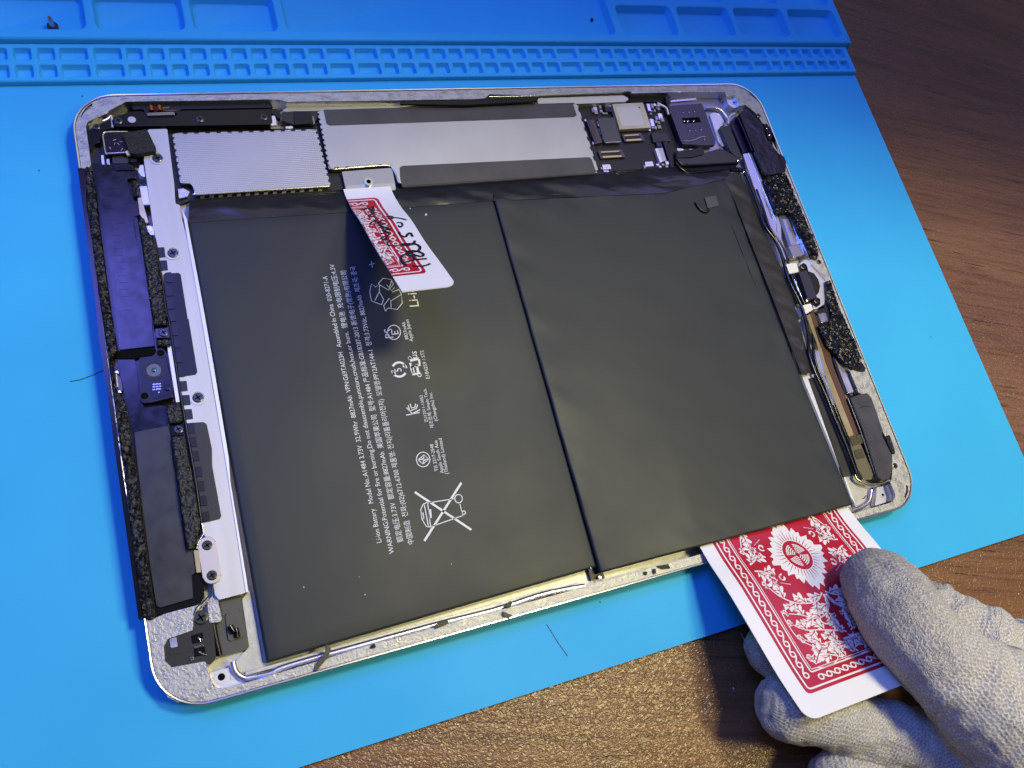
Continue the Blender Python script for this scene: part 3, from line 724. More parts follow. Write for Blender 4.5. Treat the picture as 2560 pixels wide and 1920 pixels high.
def notched(p, q, n, depth, frac=0.42):
    """tin-can shield edge with n small notches; z plane points in mm"""
    p, q = Vector(p[:2]), Vector(q[:2]); d = q - p; s = Vector((-d.y, d.x)).normalized() * depth
    out = [p]
    for k in range(n):
        a = (k + 0.5 - frac / 2) / n; b = (k + 0.5 + frac / 2) / n
        out += [p + d * a, p + d * a + s, p + d * b + s, p + d * b]
    return out

def shield(name, segs, z, h, material, parent):
    """segs: list of (photo pixel, number of notches on the edge that starts there)"""
    pts = [W(*q, z) for q, _ in segs]
    area_ = sum(pts[i].x * pts[(i + 1) % len(pts)].y - pts[(i + 1) % len(pts)].x * pts[i].y for i in range(len(pts)))
    out = []
    for i, (q, n) in enumerate(segs):
        a, b = pts[i], pts[(i + 1) % len(pts)]
        out += notched(a, b, n, 0.55 if area_ > 0 else -0.55) if n else [Vector(a[:2])]
    bm = bmesh.new(); bm_plate(bm, out, z, 0.5, 0.06, 0, 1)
    lower = [Vector(p[:2]) for p in pts]
    cx = sum(p.x for p in lower) / len(lower); cy = sum(p.y for p in lower) / len(lower)
    bm_plate(bm, [Vector((cx + (p.x - cx) * 0.985, cy + (p.y - cy) * 0.968)) for p in lower], z - 0.35, h - 0.35, 0, 0, 1, 1)
    return finish(bm, name, [material, mat('shield_fence', (0.50, 0.46, 0.30), 0.25, 1.0)], parent)

J = lambda x, y: T('J', (x, y))[0]
Bq = lambda x, y: T('B', (x, y))[0]
sh1 = shield('square_shield', [(J(135, 520), 0), (J(160, 503), 0), (J(215, 495), 12), (J(1640, 458), 0), (J(1735, 460), 9), (J(1885, 1060), 0), (J(1878, 1085), 0), (J(400, 1178), 0), (J(380, 1130), 0), (J(355, 1068), 0),
                               (J(330, 1052), 0), (J(235, 1050), 0), (J(215, 1010), 7)], 4.5, 1.9, SHIELD, board)
sh2 = shield('long_shield', [(J(1740, 262), 0), (J(1795, 250), 0), (Bq(20, 700), 0), (Bq(1630, 660), 0), (Bq(1660, 678), 6), (Bq(1775, 1050), 0), (Bq(1788, 1092), 0), (Bq(1762, 1103), 0), (Bq(525, 1178), 0), (Bq(498, 1168), 0), (Bq(480, 1100), 0),
                             (Bq(455, 1070), 0), (Bq(420, 1063), 5), (Bq(72, 1085), 0), (Bq(50, 1052), 10)], 4.6, 2.0, SHIELD2, board)
tube('shield_rim', T('B', (60, 1060), (75, 1088), (250, 1075), (430, 1064), (465, 1082), (488, 1125), (505, 1172), (530, 1178)), 4.4, 0.28, mat('champagne_metal', (0, 0, 0)), sh2)
tube('shield_rim', T('J', (220, 1010), (240, 1050), (330, 1056), (365, 1085), (390, 1160), (420, 1180), (1100, 1136), (1870, 1088)), 4.3, 0.26, mat('champagne_metal', (0, 0, 0)), sh1)
for k in range(14):
    q = T('J', (470 + k * 100, 1192 - k * 6.2))[0]
    bm = bmesh.new(); bm_box(bm, W(*q, 3.6), 1.2, 0.5, 2.6, 3.7, 0, 0.1); finish(bm, 'solder_foot', mat('champagne_metal', (0, 0, 0)), sh1)
plate('graphite_strip', T('B', (22, 705), (1625, 663), (1652, 742), (1630, 752), (62, 806), (42, 795)), 4.75, 0.14, GRAPHITE, sh2, 0.04, 0.4)
plate('graphite_strip', T('B', (512, 1078), (530, 1066), (1730, 1010), (1746, 1020), (1772, 1095), (1765, 1112), (528, 1196), (520, 1165)), 4.76, 0.15, GRAPHITE, sh2, 0.04, 0.4)
plate('graphite_fold', T('B', (528, 1180), (1766, 1102), (1768, 1118), (530, 1204)), 4.55, 1.5, GRAPHITE, sh2, 0.3, 0.1)
cb = plate('connector_cover', T('K', (462, 142), (1055, 97), (1075, 110), (1110, 280), (1118, 362), (522, 412), (500, 312)), 4.2, 0.8, mat('bluish_steel', (0.48, 0.49, 0.56), 0.30, 0.9, bump=0.35, bs=1400, bd=0.06, tex='dots'), board, 0.2, 0.2)
plate('cover_lip', T('K', (504, 320), (600, 306), (650, 300), (720, 305), (900, 290), (1110, 282), (1120, 362), (524, 412)), 4.36, 0.3, mat('pale_steel_lip', (0.62, 0.63, 0.66), 0.28, 0.9), cb, 0.08, 0.2)
q = W(*T('K', (785, 275))[0], 4.6); bm = bmesh.new(); bm_ring(bm, q, 1.35, 0.72, 4.1, 5.2, 24); bm_cyl(bm, q, 0.7, 4.0, 4.4, 16, 0, 1); finish(bm, 'threaded_nut', [SILVER, HOLE], cb)
plate('side_flex', T('J', (1340, 275), (1480, 255), (1760, 255), (1755, 300), (1700, 405), (1480, 405), (1345, 360)), 4.0, 0.8, FILM2, board, 0.15, 0.2)
plate('flex_plug', T('J', (1482, 262), (1660, 258), (1690, 390), (1490, 405)), 4.5, 1.2, BLACKP, board, 0.12, 0.2)
for k in range(6):
    q = T('J', (1692 + k * 2.5, 322 + k * 14))[0]; bm = bmesh.new(); bm_box(bm, W(*q, 4.1), 0.5, 0.28, 3.6, 4.2, 0, 0.05); finish(bm, 'solder_pad', SILVER, board)
plate('bent_clip', T('J', (1225, 225), (1320, 245), (1340, 300), (1330, 340), (1295, 330), (1285, 300), (1235, 285)), 5.4, 1.5, GLOSSB, tab, 0.3, 0.3)
plate('white_clip', T('J', (1232, 310), (1272, 306), (1290, 410), (1235, 415), (1222, 400)), 5.2, 0.6, WHITEP, tab, 0.15, 0.15)
plate('white_clip', T('J', (1390, 425), (1460, 420), (1475, 440), (1440, 450), (1392, 448)), 4.6, 0.6, WHITEP, tab, 0.1, 0.15)
plate('antenna_foil', T('J', (200, 1120), (260, 1110), (330, 1150), (300, 1200), (210, 1220)), 3.6, 0.5, SILVER, board, 0.2, 0.1)
plate('black_tab', T('B', (516, 656), (935, 640), (1062, 632), (1090, 606), (1416, 616), (1395, 650), (935, 674), (520, 668)), 6.45, 0.8, GLOSSB, tab, 0.2, 0.1)
tube('tab_edge', T('B', (1090, 622), (1408, 617)), 6.6, 0.18, SILVER, tab)
plate('pale_wall', T('J', (1372, 235), (1480, 178), (2212, 165), 'B', (935, 640), (520, 690), 'J', (1740, 252), (1345, 262)), 3.4, 2, mat('creamy_lit_metal', (0.66, 0.64, 0.50), 0.36, 0.6), tab, 0.3, 0.4)  # creamy look of the lit housing wall is put into the colour
plate('pale_wall', T('B', (1400, 632), (1950, 612), (1990, 635), (1960, 655), (1640, 668), (1400, 668)), 4.6, 3.2, mat('creamy_lit_metal', (0, 0, 0)), tab, 0.6, 0.4)
plate('dark_rail', T('L', (1080, 110), (1850, 110), (1760, 160), (1740, 290), (1560, 240), (1000, 240)), 3.6, 2, BLACKP, tab, 0.2, 0.3)
tube('bright_rail', T('L', (1090, 90), (1400, 80), (1880, 72), (1930, 100)), 6.0, 0.35, MIRROR, tab)
plate('edge_clip', T('L', (1690, 130), (1745, 130), (1775, 260), (1720, 300), (1690, 220)), 5.6, 2, BLACKP, tab, 0.2, 0.2)

chip = plate('tan_chip', T('L', (765, 277), (1290, 250), (1312, 290), (1438, 685), (895, 716)), 4.6, 1.6, TAN, board, 0.15, 0.15)
plate('chip_label', T('L', (830, 330), (1230, 315), (1320, 640), (930, 660)), 4.64, 0.1, mat('chip_paper', (0.58, 0.53, 0.46), 0.5), chip, 0, 0.6)
plate('chip_dot', T('L', (1215, 325), (1240, 322), (1248, 348), (1222, 350)), 4.68, 0.06, BLACKP, chip, 0, 0.1)
for o4 in ([(930, 800), (1260, 775), (1330, 910), (985, 930)], [(520, 1085), (930, 1060), (1000, 1195), (565, 1220)]):
    pc = plate('socket_connector', T('L', *o4), 3.5, 0.9, mat('dark_socket_shell', (0.11, 0.10, 0.09), 0.3, 0.8), board, 0.1, 0.2)
    (ax_, ay), (bx_, by_), (cx_, cy_), (dx_, dy_) = o4
    lerp = lambda p, q, t: (p[0] + (q[0] - p[0]) * t, p[1] + (q[1] - p[1]) * t)
    def quad(u0, u1, v0, v1):
        f = lambda u, v: lerp(lerp(o4[0], o4[1], u), lerp(o4[3], o4[2], u), v)
        return T('L', f(u0, v0), f(u1, v0), f(u1, v1), f(u0, v1))
    plate('gold_row', quad(0.10, 0.86, 0.12, 0.27), 3.72, 0.3, GOLD, pc, 0.05, 0.05)
    plate('gold_row', quad(0.10, 0.86, 0.70, 0.92), 3.72, 0.3, GOLD, pc, 0.05, 0.05)
    plate('socket_well', quad(0.08, 0.88, 0.32, 0.64), 3.56, 0.3, BLACKP, pc, 0, 0.1)
tc_ = plate('tall_connector', T('L', (320, 565), (450, 548), (595, 940), (470, 968)), 4.0, 1.4, mat('dark_socket_shell', (0, 0, 0)), board, 0.15, 0.15)
plate('contact_row', T('L', (350, 580), (385, 575), (500, 925), (465, 930)), 4.1, 0.2, SIM, tc_, 0.05, 0.05)
plate('contact_row', T('L', (415, 565), (440, 562), (550, 905), (525, 915)), 4.1, 0.2, BRONZE, tc_, 0.05, 0.05)
plate('mesh_chip', T('L', (510, 522), (800, 508), (915, 905), (905, 945), (645, 952), (625, 930)), 4.0, 1.4, mat('mesh_topped_chip', (0.10, 0.10, 0.11), 0.35, 0.6, bump=0.7, bs=2600, bd=0.12, tex='dots'), board, 0.12, 0.15)
tube('chip_edge', T('L', (650, 945), (780, 938), (910, 932)), 3.9, 0.28, SILVER, board)
plate('white_connector', T('L', (1505, 1048), (1560, 1040), (1640, 1270), (1592, 1292)), 3.9, 1.2, WHITEP, board, 0.1, 0.1)
plate('ribbed_contacts', T('L', (1562, 1040), (1635, 1032), (1702, 1255), (1640, 1270)), 4.0, 1.2, mat('ribbed_tin', (0.55, 0.53, 0.48), 0.3, 0.9, bump=0.7, bs=1500, bd=0.1, stretch=(0.1, 1, 1)), board, 0.1, 0.1)
plate('black_flex', T('L', (1440, 785), (1560, 770), (1700, 790), (1780, 920), (1640, 920), (1480, 935)), 3.6, 0.9, FILM2, board, 0.15, 0.3)
plate('black_flex', T('L', (1645, 930), (1720, 920), (1870, 1370), (1780, 1375)), 3.9, 1.2, BLACKP, board, 0.15, 0.2)
for q in ((670, 1362), (1405, 1312)):
    pd = plate('test_pad', T('L', (q[0] - 75, q[1] - 35), (q[0] + 55, q[1] - 42), (q[0] + 80, q[1] + 35), (q[0] - 60, q[1] + 48)), 3.2, 0.6, LAV, board, 0.1, 0.1)
    c = W(*T('L', q)[0], 3.2); bm = bmesh.new(); bm_ring(bm, c, 0.5, 0.3, 3.0, 3.35, 14); finish(bm, 'eyelet', SILVER, pd)
comps = [(465, 340, 70, 110, 0), (480, 420, 60, 60, 1), (545, 340, 40, 45, 1), (575, 400, 50, 40, 1), (685, 300, 100, 50, 0), (680, 380, 110, 80, 2), (640, 435, 90, 25, 1), (420, 390, 25, 60, 1),
         (1385, 350, 60, 110, 0), (1455, 310, 45, 70, 1), (1495, 300, 50, 40, 0), (1555, 345, 50, 80, 0), (1500, 390, 35, 40, 1), (1440, 405, 45, 25, 1), (1420, 460, 40, 25, 1), (1530, 520, 45, 60, 1),
         (1590, 500, 80, 90, 0), (1620, 560, 60, 60, 1), (1455, 600, 70, 110, 0), (1520, 590, 40, 40, 1), (1560, 610, 40, 40, 1), (1580, 670, 65, 50, 3), (1510, 690, 35, 50, 1), (1460, 700, 50, 30, 1), (1410, 725, 40, 35, 0),
         (1530, 350, 25, 30, 1), (1570, 380, 25, 25, 1), (1600, 450, 40, 20, 1), (505, 600, 28, 35, 1), (520, 655, 26, 36, 0), (545, 730, 26, 50, 1), (565, 790, 28, 45, 0), (600, 890, 30, 50, 0), (300, 560, 34, 34, 0), (435, 960, 40, 40, 0),
         (1540, 1340, 55, 30, 0), (1590, 1360, 50, 30, 0), (1640, 1330, 45, 30, 1), (1700, 1310, 60, 50, 0), (1710, 1355, 55, 30, 1), (1320, 1370, 35, 40, 1), (570, 1400, 30, 30, 1), (660, 1438, 90, 26, 0), (1570, 985, 100, 70, 2), (465, 1460, 50, 40, 0)]
cm = [SILVER, mat('ceramic_capacitor', (0.42, 0.40, 0.38), 0.35, 0.6), GLOSSB, mat('olive_capacitor', (0.35, 0.33, 0.2), 0.4, 0.3)]
for i, (x, y, w_, h_, k) in enumerate(comps):
    bm = bmesh.new()
    s_ = 0.14465 / 6.0
    bm_box(bm, W(*T('L', (x, y))[0], 3.2), max(w_ * s_, 0.5), max(h_ * s_ * 1.25, 0.5), 2.6, 3.3 + 0.25 * ((i * 7) % 3), -0.12, 0.12)
    finish(bm, 'surface_component', cm[k], board)
tube('coax_plug', T('L', (1545, 262), (1620, 300), (1700, 350), (1735, 460)), [4.6, 4.6, 4.4, 4.0], 0.42, WHITEP, tab)
tube('flat_cable', T('L', (815, 1440), (860, 1490), (1300, 1470), (1915, 1435)), 3.4, 0.45, GLOSSB, tab, flat=1.2)
tube('flat_cable', T('L', (830, 1560), (1000, 1565), (1500, 1530), (2070, 1490)), 3.2, 0.5, GLOSSB, tab, flat=1.2)
plate('cable_end', T('L', (820, 1575), (960, 1568), (965, 1590), (830, 1598)), 3.9, 0.4, MIRROR, tab, 0.08, 0.1)

# --- card reader and upper right corner
plate('corner_well', T('M', (0, 140), (230, 170), (660, 140), (1105, 90), (1340, 300), (1280, 420), (1340, 1100), (1400, 1380), (300, 1300), (100, 700)), 2.0, 0.9, mat('violet_grey_anodised', (0.40, 0.39, 0.50), 0.35, 0.7), tab, 0.1, 0.5)
sim = plate('card_reader', T('M', (200, 300), (215, 285), (720, 248), (742, 262), (935, 790), (950, 830), (945, 905), (800, 915), (430, 895), (392, 835)), 5.0, 1.6, SIM, tab, 0.2, 0.3)
for q in T('M', (430, 388), (520, 383), (607, 376), (530, 676), (622, 670), (712, 664)):
    c = W(*q, 5.0); bm = bmesh.new(); bm_ring(bm, c, 0.62, 0.42, 4.7, 5.04, 14); bm_cyl(bm, c, 0.42, 4.6, 5.02, 12, 0, 1); bm_box(bm, c + Vector((0.05, -0.15, 0)), 0.42, 0.32, 4.7, 5.12, 0, 0.04, 2); finish(bm, 'spring_hole', [SIM, HOLE, SILVER], sim)
plate('reader_slot', T('M', (412, 480), (690, 462), (720, 545), (440, 568)), 5.05, 0.3, HOLE, sim, 0, 0.4)
for q in T('M', (450, 530), (510, 530), (602, 528)):
    bm = bmesh.new(); bm_cyl(bm, W(*q, 5.1), 0.32, 4.9, 5.25, 12, 0.12); finish(bm, 'contact', SILVER, sim)
tube('reader_lip', T('M', (440, 848), (560, 845), (720, 785), (790, 780)), 5.2, 0.22, MIRROR, sim)
plate('reader_latch', T('M', (420, 860), (800, 830), (935, 830), (945, 870), (640, 890), (430, 892)), 4.6, 1.2, GLOSSB, sim, 0.2, 0.2)
bm = bmesh.new(); bm_box(bm, W(*T('M', (770, 825))[0], 5.2), 0.7, 0.6, 4.8, 5.4, 0.4, 0.1); finish(bm, 'latch_pin', GOLD, sim)
plate('pale_shim', T('M', (862, 430), (890, 400), (960, 392), (1020, 420), (1110, 575), (1015, 620), (1130, 930), (1062, 930), (1000, 860)), 2.9, 0.7, LAV, tab, 0.15, 0.3)
cbx = plate('corner_boss', T('M', (1108, 142), (1250, 130), (1310, 200), (1348, 292), (1240, 320), (1160, 268)), 4.6, 3, LAV, tab, 0.3, 0.3)
c = W(*T('M', (1240, 236))[0], 4.6); bm = bmesh.new(); bm_ring(bm, c, 0.75, 0.42, 4.2, 4.75, 18); bm_cyl(bm, c, 0.42, 4.0, 4.63, 12, 0, 1); finish(bm, 'threaded_hole', [SILVER, HOLE], cbx)
tube('inner_ridge', T('M', (780, 318), (900, 316), (980, 335), (1050, 380), (1105, 450), (1150, 510)), 3.2, 0.75, MIRROR, tab)
plate('reader_tongue', T('M', (235, 195), (640, 160), (650, 185), (240, 225)), 5.0, 1, MIRROR, tab, 0.15, 0.1)
plate('white_seal', T('M', (332, 960), (440, 972), (440, 1010), (380, 1015), (345, 995)), 4.6, 0.8, WHITEP, tab, 0.15, 0.2)
plate('white_seal', T('M', (525, 975), (585, 972), (592, 995), (535, 1000)), 4.6, 0.8, WHITEP, tab, 0.1, 0.2)
plate('flex_cable', T('M', (330, 1025), (740, 950), (760, 1040), (1020, 960), (1180, 1040), (1350, 1130), (1335, 1190), (580, 1235), (440, 1215), (320, 1140)), 4.4, 0.8, FILM2, tab, 0.2, 0.4)
plate('flex_cable', T('M', (325, 1010), (700, 960), (770, 990), (760, 1060), (560, 1110), (330, 1110)), 4.8, 0.5, BLACKP, tab, 0.2, 0.4)
tube('flex_edge', T('M', (310, 1120), (380, 1190), (470, 1228), (700, 1228), (1300, 1195)), 4.9, 0.42, GLOSSB, tab)
tube('flex_edge', T('M', (310, 1190), (400, 1290), (510, 1355), (640, 1348), (1000, 1312), (1260, 1280), (1370, 1310), (1420, 1390)), 4.6, 0.5, GLOSSB, tab)
for q in T('M', (1310, 1155), (1405, 1335)):
    bm = bmesh.new(); bm_cyl(bm, W(*q, 5.3), 0.5, 4.6, 5.4, 12, 0.2); finish(bm, 'solder_post', SILVER, tab)
plate('black_rail', T('M', (1022, 625), (1165, 598), (1230, 750), (1370, 1100), (1290, 1115), (1180, 1000)), 4.6, 1.6, FILM2, tab, 0.2, 0.2)
tube('corner_hook', T('M', (1255, 405), (1190, 440), (1150, 500), (1150, 580)), 5.2, 0.5, LAV, tab)
plate('dark_slot_block', T('M', (1240, 470), (1310, 450), (1540, 1000), (1390, 1030), (1200, 600)), 4.2, 2, mat('midnight_plastic', (0.01, 0.01, 0.03), 0.25), tab, 0.2, 0.3)

# --- right column
spk = plate('speaker_box', T('N', (40, 95), (88, 52), (130, 55), (205, 150), (275, 205), (300, 300), (330, 372), (420, 500), (495, 540), (520, 600), (512, 705), (322, 740), (290, 690)), 6.7, 3.2, mat('waxy_black_plastic', (0.007, 0.007, 0.009), 0.28, 0.0, bump=0.6, bs=260, bd=0.5), tab, 0.35, 0.5)
tube('speaker_ridge', T('N', (40, 100), (160, 400), (300, 720)), 6.8, 0.22, FILM2, spk)
tube('speaker_side', T('N', (20, 140), (90, 300), (165, 490)), 5.6, 0.5, GLOSSB, tab)
screw(T('N', (236, 116))[0], 6.6, 0.95, tab)
caps = plate('twin_contact', T('N', (290, 215), (320, 200), (345, 240), (378, 330), (372, 360), (345, 375), (328, 350)), 7.0, 0.9, GLOSSB, tab, 0.2, 0.3)
for q in T('N', (320, 256), (348, 320)):
    bm = bmesh.new(); bm_cyl(bm, W(*q, 7.1), 0.36, 6.9, 7.2, 12, 0.12); finish(bm, 'contact', SILVER, caps)
crinkle('crinkled_adhesive', T('N', (310, 755), (420, 735), (512, 712), (575, 830), (612, 940), (668, 1060), (720, 1180), (790, 1340), (850, 1480), (858, 1560), (842, 1610), (785, 1600), (720, 1450), (650, 1310), (575, 1130), (550, 1112), (432, 1125), (385, 1010), (350, 900)), 7.0, 1.6, CRINKLE, tab, 0.62, 0.34)
rail = plate('bright_rail', T('N', (70, 518), (160, 505), (240, 720), (380, 1010), (465, 1260), (472, 1400), (545, 1600), (530, 1630), (500, 1590), (370, 1300), (230, 980)), 4.7, 1.0, MIRROR, tab, 0.3, 0.3)
tube('rail_ridge', T('N', (125, 512), (250, 820), (400, 1180), (430, 1330)), 4.75, 0.3, MIRROR, rail)
pv = plate('vibration_block', T('N', (440, 1165), (470, 1150), (560, 1155), (590, 1210), (700, 1430), (722, 1548), (600, 1592), (540, 1475)), 4.4, 2.4, mat('steel_blue_grey', (0.20, 0.22, 0.26), 0.3, 0.7), tab, 0.3, 0.4)
plate('violet_face', T('N', (482, 1195), (570, 1187), (662, 1448), (575, 1470)), 4.7, 0.5, MIRROR, pv, 0.15, 0.2)
plate('silver_foot', T('N', (545, 1477), (680, 1455), (712, 1560), (600, 1592), (585, 1570)), 5.2, 2.0, mat('warm_nickel', (0.70, 0.67, 0.62), 0.25, 0.95), pv, 0.3, 0.3)
plate('dark_trim', T('N', (585, 1180), (610, 1175), (720, 1440), (760, 1560), (735, 1580), (690, 1450)), 4.9, 2.0, MIRROR, tab, 0.2, 0.1)
cable = T('N', (-60, 690), (40, 690), (95, 720), (160, 870), (235, 1080), (300, 1270), (400, 1410), (470, 1560), 'O', (300, 420), (440, 720), (500, 1000), (505, 1160), (560, 1350), (690, 1640), 'Q', (350, 590), (480, 900), (600, 1220))
tube('long_cable', cable, 5.0, 0.62, GLOSSB, tab, 10)
tube('long_cable', [(x + 12, y + 4) for x, y in cable[3:]], 4.6, 0.5, GLOSSB, tab, 10)
plate('cream_block', T('O', (268, 250), (380, 237), (402, 330), (305, 350)), 5.2, 3, WHITEP, tab, 0.25, 0.3)
plate('cream_block', T('O', (428, 682), (525, 656), (552, 720), (462, 776)), 5.2, 3, WHITEP, tab, 0.25, 0.3)
hb = plate('home_button_bracket', T('O', (400, 262), (430, 225), (480, 198), (535, 235), (620, 290), (670, 370), (692, 460), (690, 570), (665, 665), (620, 695), (560, 725), (545, 660), (480, 400)), 5.4, 2.6, LAV, tab, 0.35, 0.5)
plate('button_disc', T('O', (492, 318), (560, 345), (605, 410), (625, 480), (612, 540), (590, 575), (540, 430)), 5.7, 1.6, BLACKP, hb, 0.2, 0.4)
plate('button_board', T('O', (402, 335), (482, 312), (540, 430), (592, 595), (500, 625), (440, 440)), 6.2, 1.6, mat('ink_blue_board', (0.03, 0.03, 0.05), 0.35, 0.1), hb, 0.2, 0.3)
plate('button_arm', T('O', (412, 265), (450, 235), (485, 260), (500, 315), (560, 580), (625, 610), (625, 670), (590, 692), (550, 660), (530, 600)), 5.9, 0.7, GLOSSB, hb, 0.15, 0.3)
for q in T('O', (448, 276), (588, 632)): screw(q, 6.3, 1.0, hb)
plate('side_switch', T('O', (320, 355), (395, 345), (490, 620), (420, 640)), 4.4, 2, BLACKP, tab, 0.2, 0.2)
tube('switch_wire', T('O', (355, 410), (395, 510), (430, 590)), 5.0, 0.25, SILVER, tab)
bm = bmesh.new(); bm_cyl(bm, W(*T('O', (492, 622))[0], 6.0), 0.7, 5.2, 6.1, 14, 0.2); finish(bm, 'solder_post', GOLD, tab)
screw(T('O', (615, 225))[0], 6.5, 0.9, tab)
plate('blue_window', T('O', (600, 768), (690, 748), (716, 830), (640, 860)), 5.4, 1.2, MIRROR, tab, 0.2, 0.4)
plate('black_cap', T('O', (565, 745), (700, 690), (735, 760), (740, 820), (718, 835), (692, 742), (600, 765)), 5.9, 1.4, BLACKP, tab, 0.2, 0.3)
crinkle('crinkled_adhesive', T('O', (690, 425), (735, 410), (775, 540), (820, 680), (890, 830), (950, 960), (1010, 1100), (1060, 1230), (1045, 1290), (960, 1345), (885, 1290), (790, 1180), (705, 1095), (655, 985), (612, 885), (700, 855), (742, 800), (735, 720), (705, 620)), 7.0, 1.4, CRINKLE, tab, 0.55, 0.26)
plate('frayed_edge', T('O', (960, 1330), (1050, 1260), (1095, 1330), (1085, 1365), (1020, 1355)), 6.8, 0.6, CRINKLE, tab, 0.2, 0.2)
plate('gold_antenna', T('O', (482, 792), (520, 762), (600, 1030), (640, 1130), 'Q', (262, 20), (560, 778), (505, 792), (380, 480), (250, 120), 'O', (620, 1190), (585, 1060)), 5.4, 1.2, GOLD2, tab, 0.25, 0.3)
plate('brown_antenna', T('O', (522, 760), (560, 742), (620, 940), (720, 1150), 'Q', (350, 80), (490, 430), (625, 760), (562, 780), (420, 410), (268, 20), 'O', (640, 1120)), 5.2, 1.2, BRONZE, tab, 0.2, 0.3)
plate('violet_strip', T('O', (566, 1130), (600, 1150), (680, 1400), 'Q', (250, 160), (378, 460), (340, 470), (180, 60), 'O', (600, 1350)), 5.0, 1.2, MIRROR, tab, 0.2, 0.3)
plate('amber_cover', T('Q', (505, 795), (575, 772), (640, 900), (760, 1180), (745, 1240), (660, 1230), (600, 1130), (545, 960)), 5.5, 1.2, mat('amber_window', (0.40, 0.36, 0.20), 0.18, 0.7), tab, 0.25, 0.4)
plate('amber_block', T('Q', (508, 800), (570, 778), (610, 870), (550, 892)), 5.75, 0.5, AMBER, tab, 0.15, 0.2)
plate('amber_block', T('Q', (560, 935), (640, 918), (675, 1010), (590, 1032)), 5.75, 0.5, AMBER, tab, 0.15, 0.2)
plate('amber_block', T('Q', (580, 780), (625, 768), (665, 860), (620, 870)), 5.7, 0.5, AMBER, tab, 0.15, 0.2)
plate('violet_shim', T('O', (766, 1202), (800, 1215), (840, 1262), (882, 1335), (972, 1575), (912, 1592)), 5.2, 1.2, MIRROR, tab, 0.2, 0.3)
plate('dark_edge_rail', T('O', (720, 1130), (880, 1300), (1015, 1590), (985, 1600), (870, 1340), (760, 1215), (905, 1600), (880, 1610)), 4.8, 1.0, BLACKP, tab, 0.1, 0.1)
sp2 = plate('speaker_box', T('Q', (518, 395), (620, 352), (695, 342), (735, 385), (790, 540), (862, 740), (845, 775), (890, 885), (950, 980), (957, 1120), (932, 1222), (865, 1252), (800, 1205), (650, 720)), 6.6, 3.4, mat('scuffed_grey_plastic', (0.036, 0.034, 0.039), 0.36, 0.0, col2=(0.055, 0.053, 0.056), ns=220, bump=0.3, bs=300, bd=0.3), tab, 0.35, 0.5)
tube('speaker_ridge', T('Q', (525, 400), (660, 720), (800, 1190)), 6.5, 0.3, BLACKP, sp2)
tube('seam', T('Q', (610, 500), (670, 480), (740, 485)), 6.62, 0.12, FILM2, sp2)
tube('speaker_channel', T('Q', (490, 400), (620, 740), (770, 1190)), 5.4, 0.7, GLOSSB, tab)
pc = plate('etched_plate', T('Q', (885, 790), (930, 775), (985, 940), (990, 970), (960, 975), (915, 880)), 6.5, 0.5, BLACKP, tab, 0.12, 0.3)
tube('etched_curl', T('Q', (900, 830), (925, 810), (940, 850), (930, 890), (960, 900), (955, 940)), 6.6, 0.12, SIM, pc)
screw(T('Q', (988, 1096))[0], 6.35, 0.95, tab, washer=True)
tube('metal_loop', T('Q', (565, 1195), (595, 1240), (650, 1272), (720, 1288), (800, 1288), (870, 1270), (930, 1240)), 4.8, 0.5, mat('champagne_metal', (0, 0, 0)), tab, 10)
plate('cream_floor_plate', T('Q', (452, 1212), (560, 1200), (600, 1262), (660, 1300), (705, 1345), (715, 1420), (690, 1480), (640, 1515), (575, 1525)), 2.8, 1.3, FLOOR, tab, 0.15, 0.4)
tube('crack_mark', T('Q', (648, 1440), (668, 1432), (675, 1418), (695, 1405)), 2.85, 0.14, BLACKP, tab)
tube('inner_ridge', T('Q', (540, 1556), (640, 1520), (705, 1475), (730, 1410), (735, 1350)), 3.4, 0.75, MIRROR, tab)
bs_ = plate('corner_boss', T('Q', (795, 1318), (885, 1308), (925, 1425), (905, 1470), (775, 1512), (790, 1420)), 3.6, 2, LAV, tab, 0.25, 0.4)
c = W(*T('Q', (855, 1400))[0], 3.6); bm = bmesh.new(); bm_ring(bm, c, 1.1, 0.5, 3.2, 3.8, 20); bm_cyl(bm, c, 0.5, 3.0, 3.65, 14, 0, 1); finish(bm, 'threaded_hole', [LAV, HOLE], bs_)
plate('grey_stop', T('Q', (888, 1305), (945, 1290), (985, 1400), (962, 1462), (912, 1470), (928, 1420)), 4.8, 2, mat('grey_stop_metal', (0.22, 0.22, 0.22), 0.35, 0.7), tab, 0.25, 0.4)
plate('pale_strip', T('G', (630, 908), (692, 905), (692, 920), (668, 925), (860, 1440), (912, 1580), (885, 1540), (850, 1440)), 3.0, 1.0, mat('pale_wall_strip', (0, 0, 0)), tab, 0.08, 0.05)
plate('charcoal_strip', T('G', (668, 924), (704, 922), (895, 1425), (850, 1436)), 3.4, 1.0, FILM2, tab, 0.1, 0.1)

# ---------------------------------------------------------------- the battery
bat = thing('battery_pack', 'flat black two-cell battery pack printed with white text, being pried out of the tablet', 'battery', (0, -18, 1.3))
def hsh(x, y):
    return (sin(x * 0.61 + sin(y * 0.37) * 1.7) + sin(y * 0.83 + x * 0.29 + 1.3) + sin((x + y) * 1.31 + 0.7) * 0.6) / 2.6

def edge_pt(poly, t):
    n = len(poly) - 1; ls = [(poly[i + 1] - poly[i]).length for i in range(n)]; s = t * sum(ls)
    for i in range(n):
        if s <= ls[i] or i == n - 1: return poly[i].lerp(poly[i + 1], s / ls[i])
        s -= ls[i]

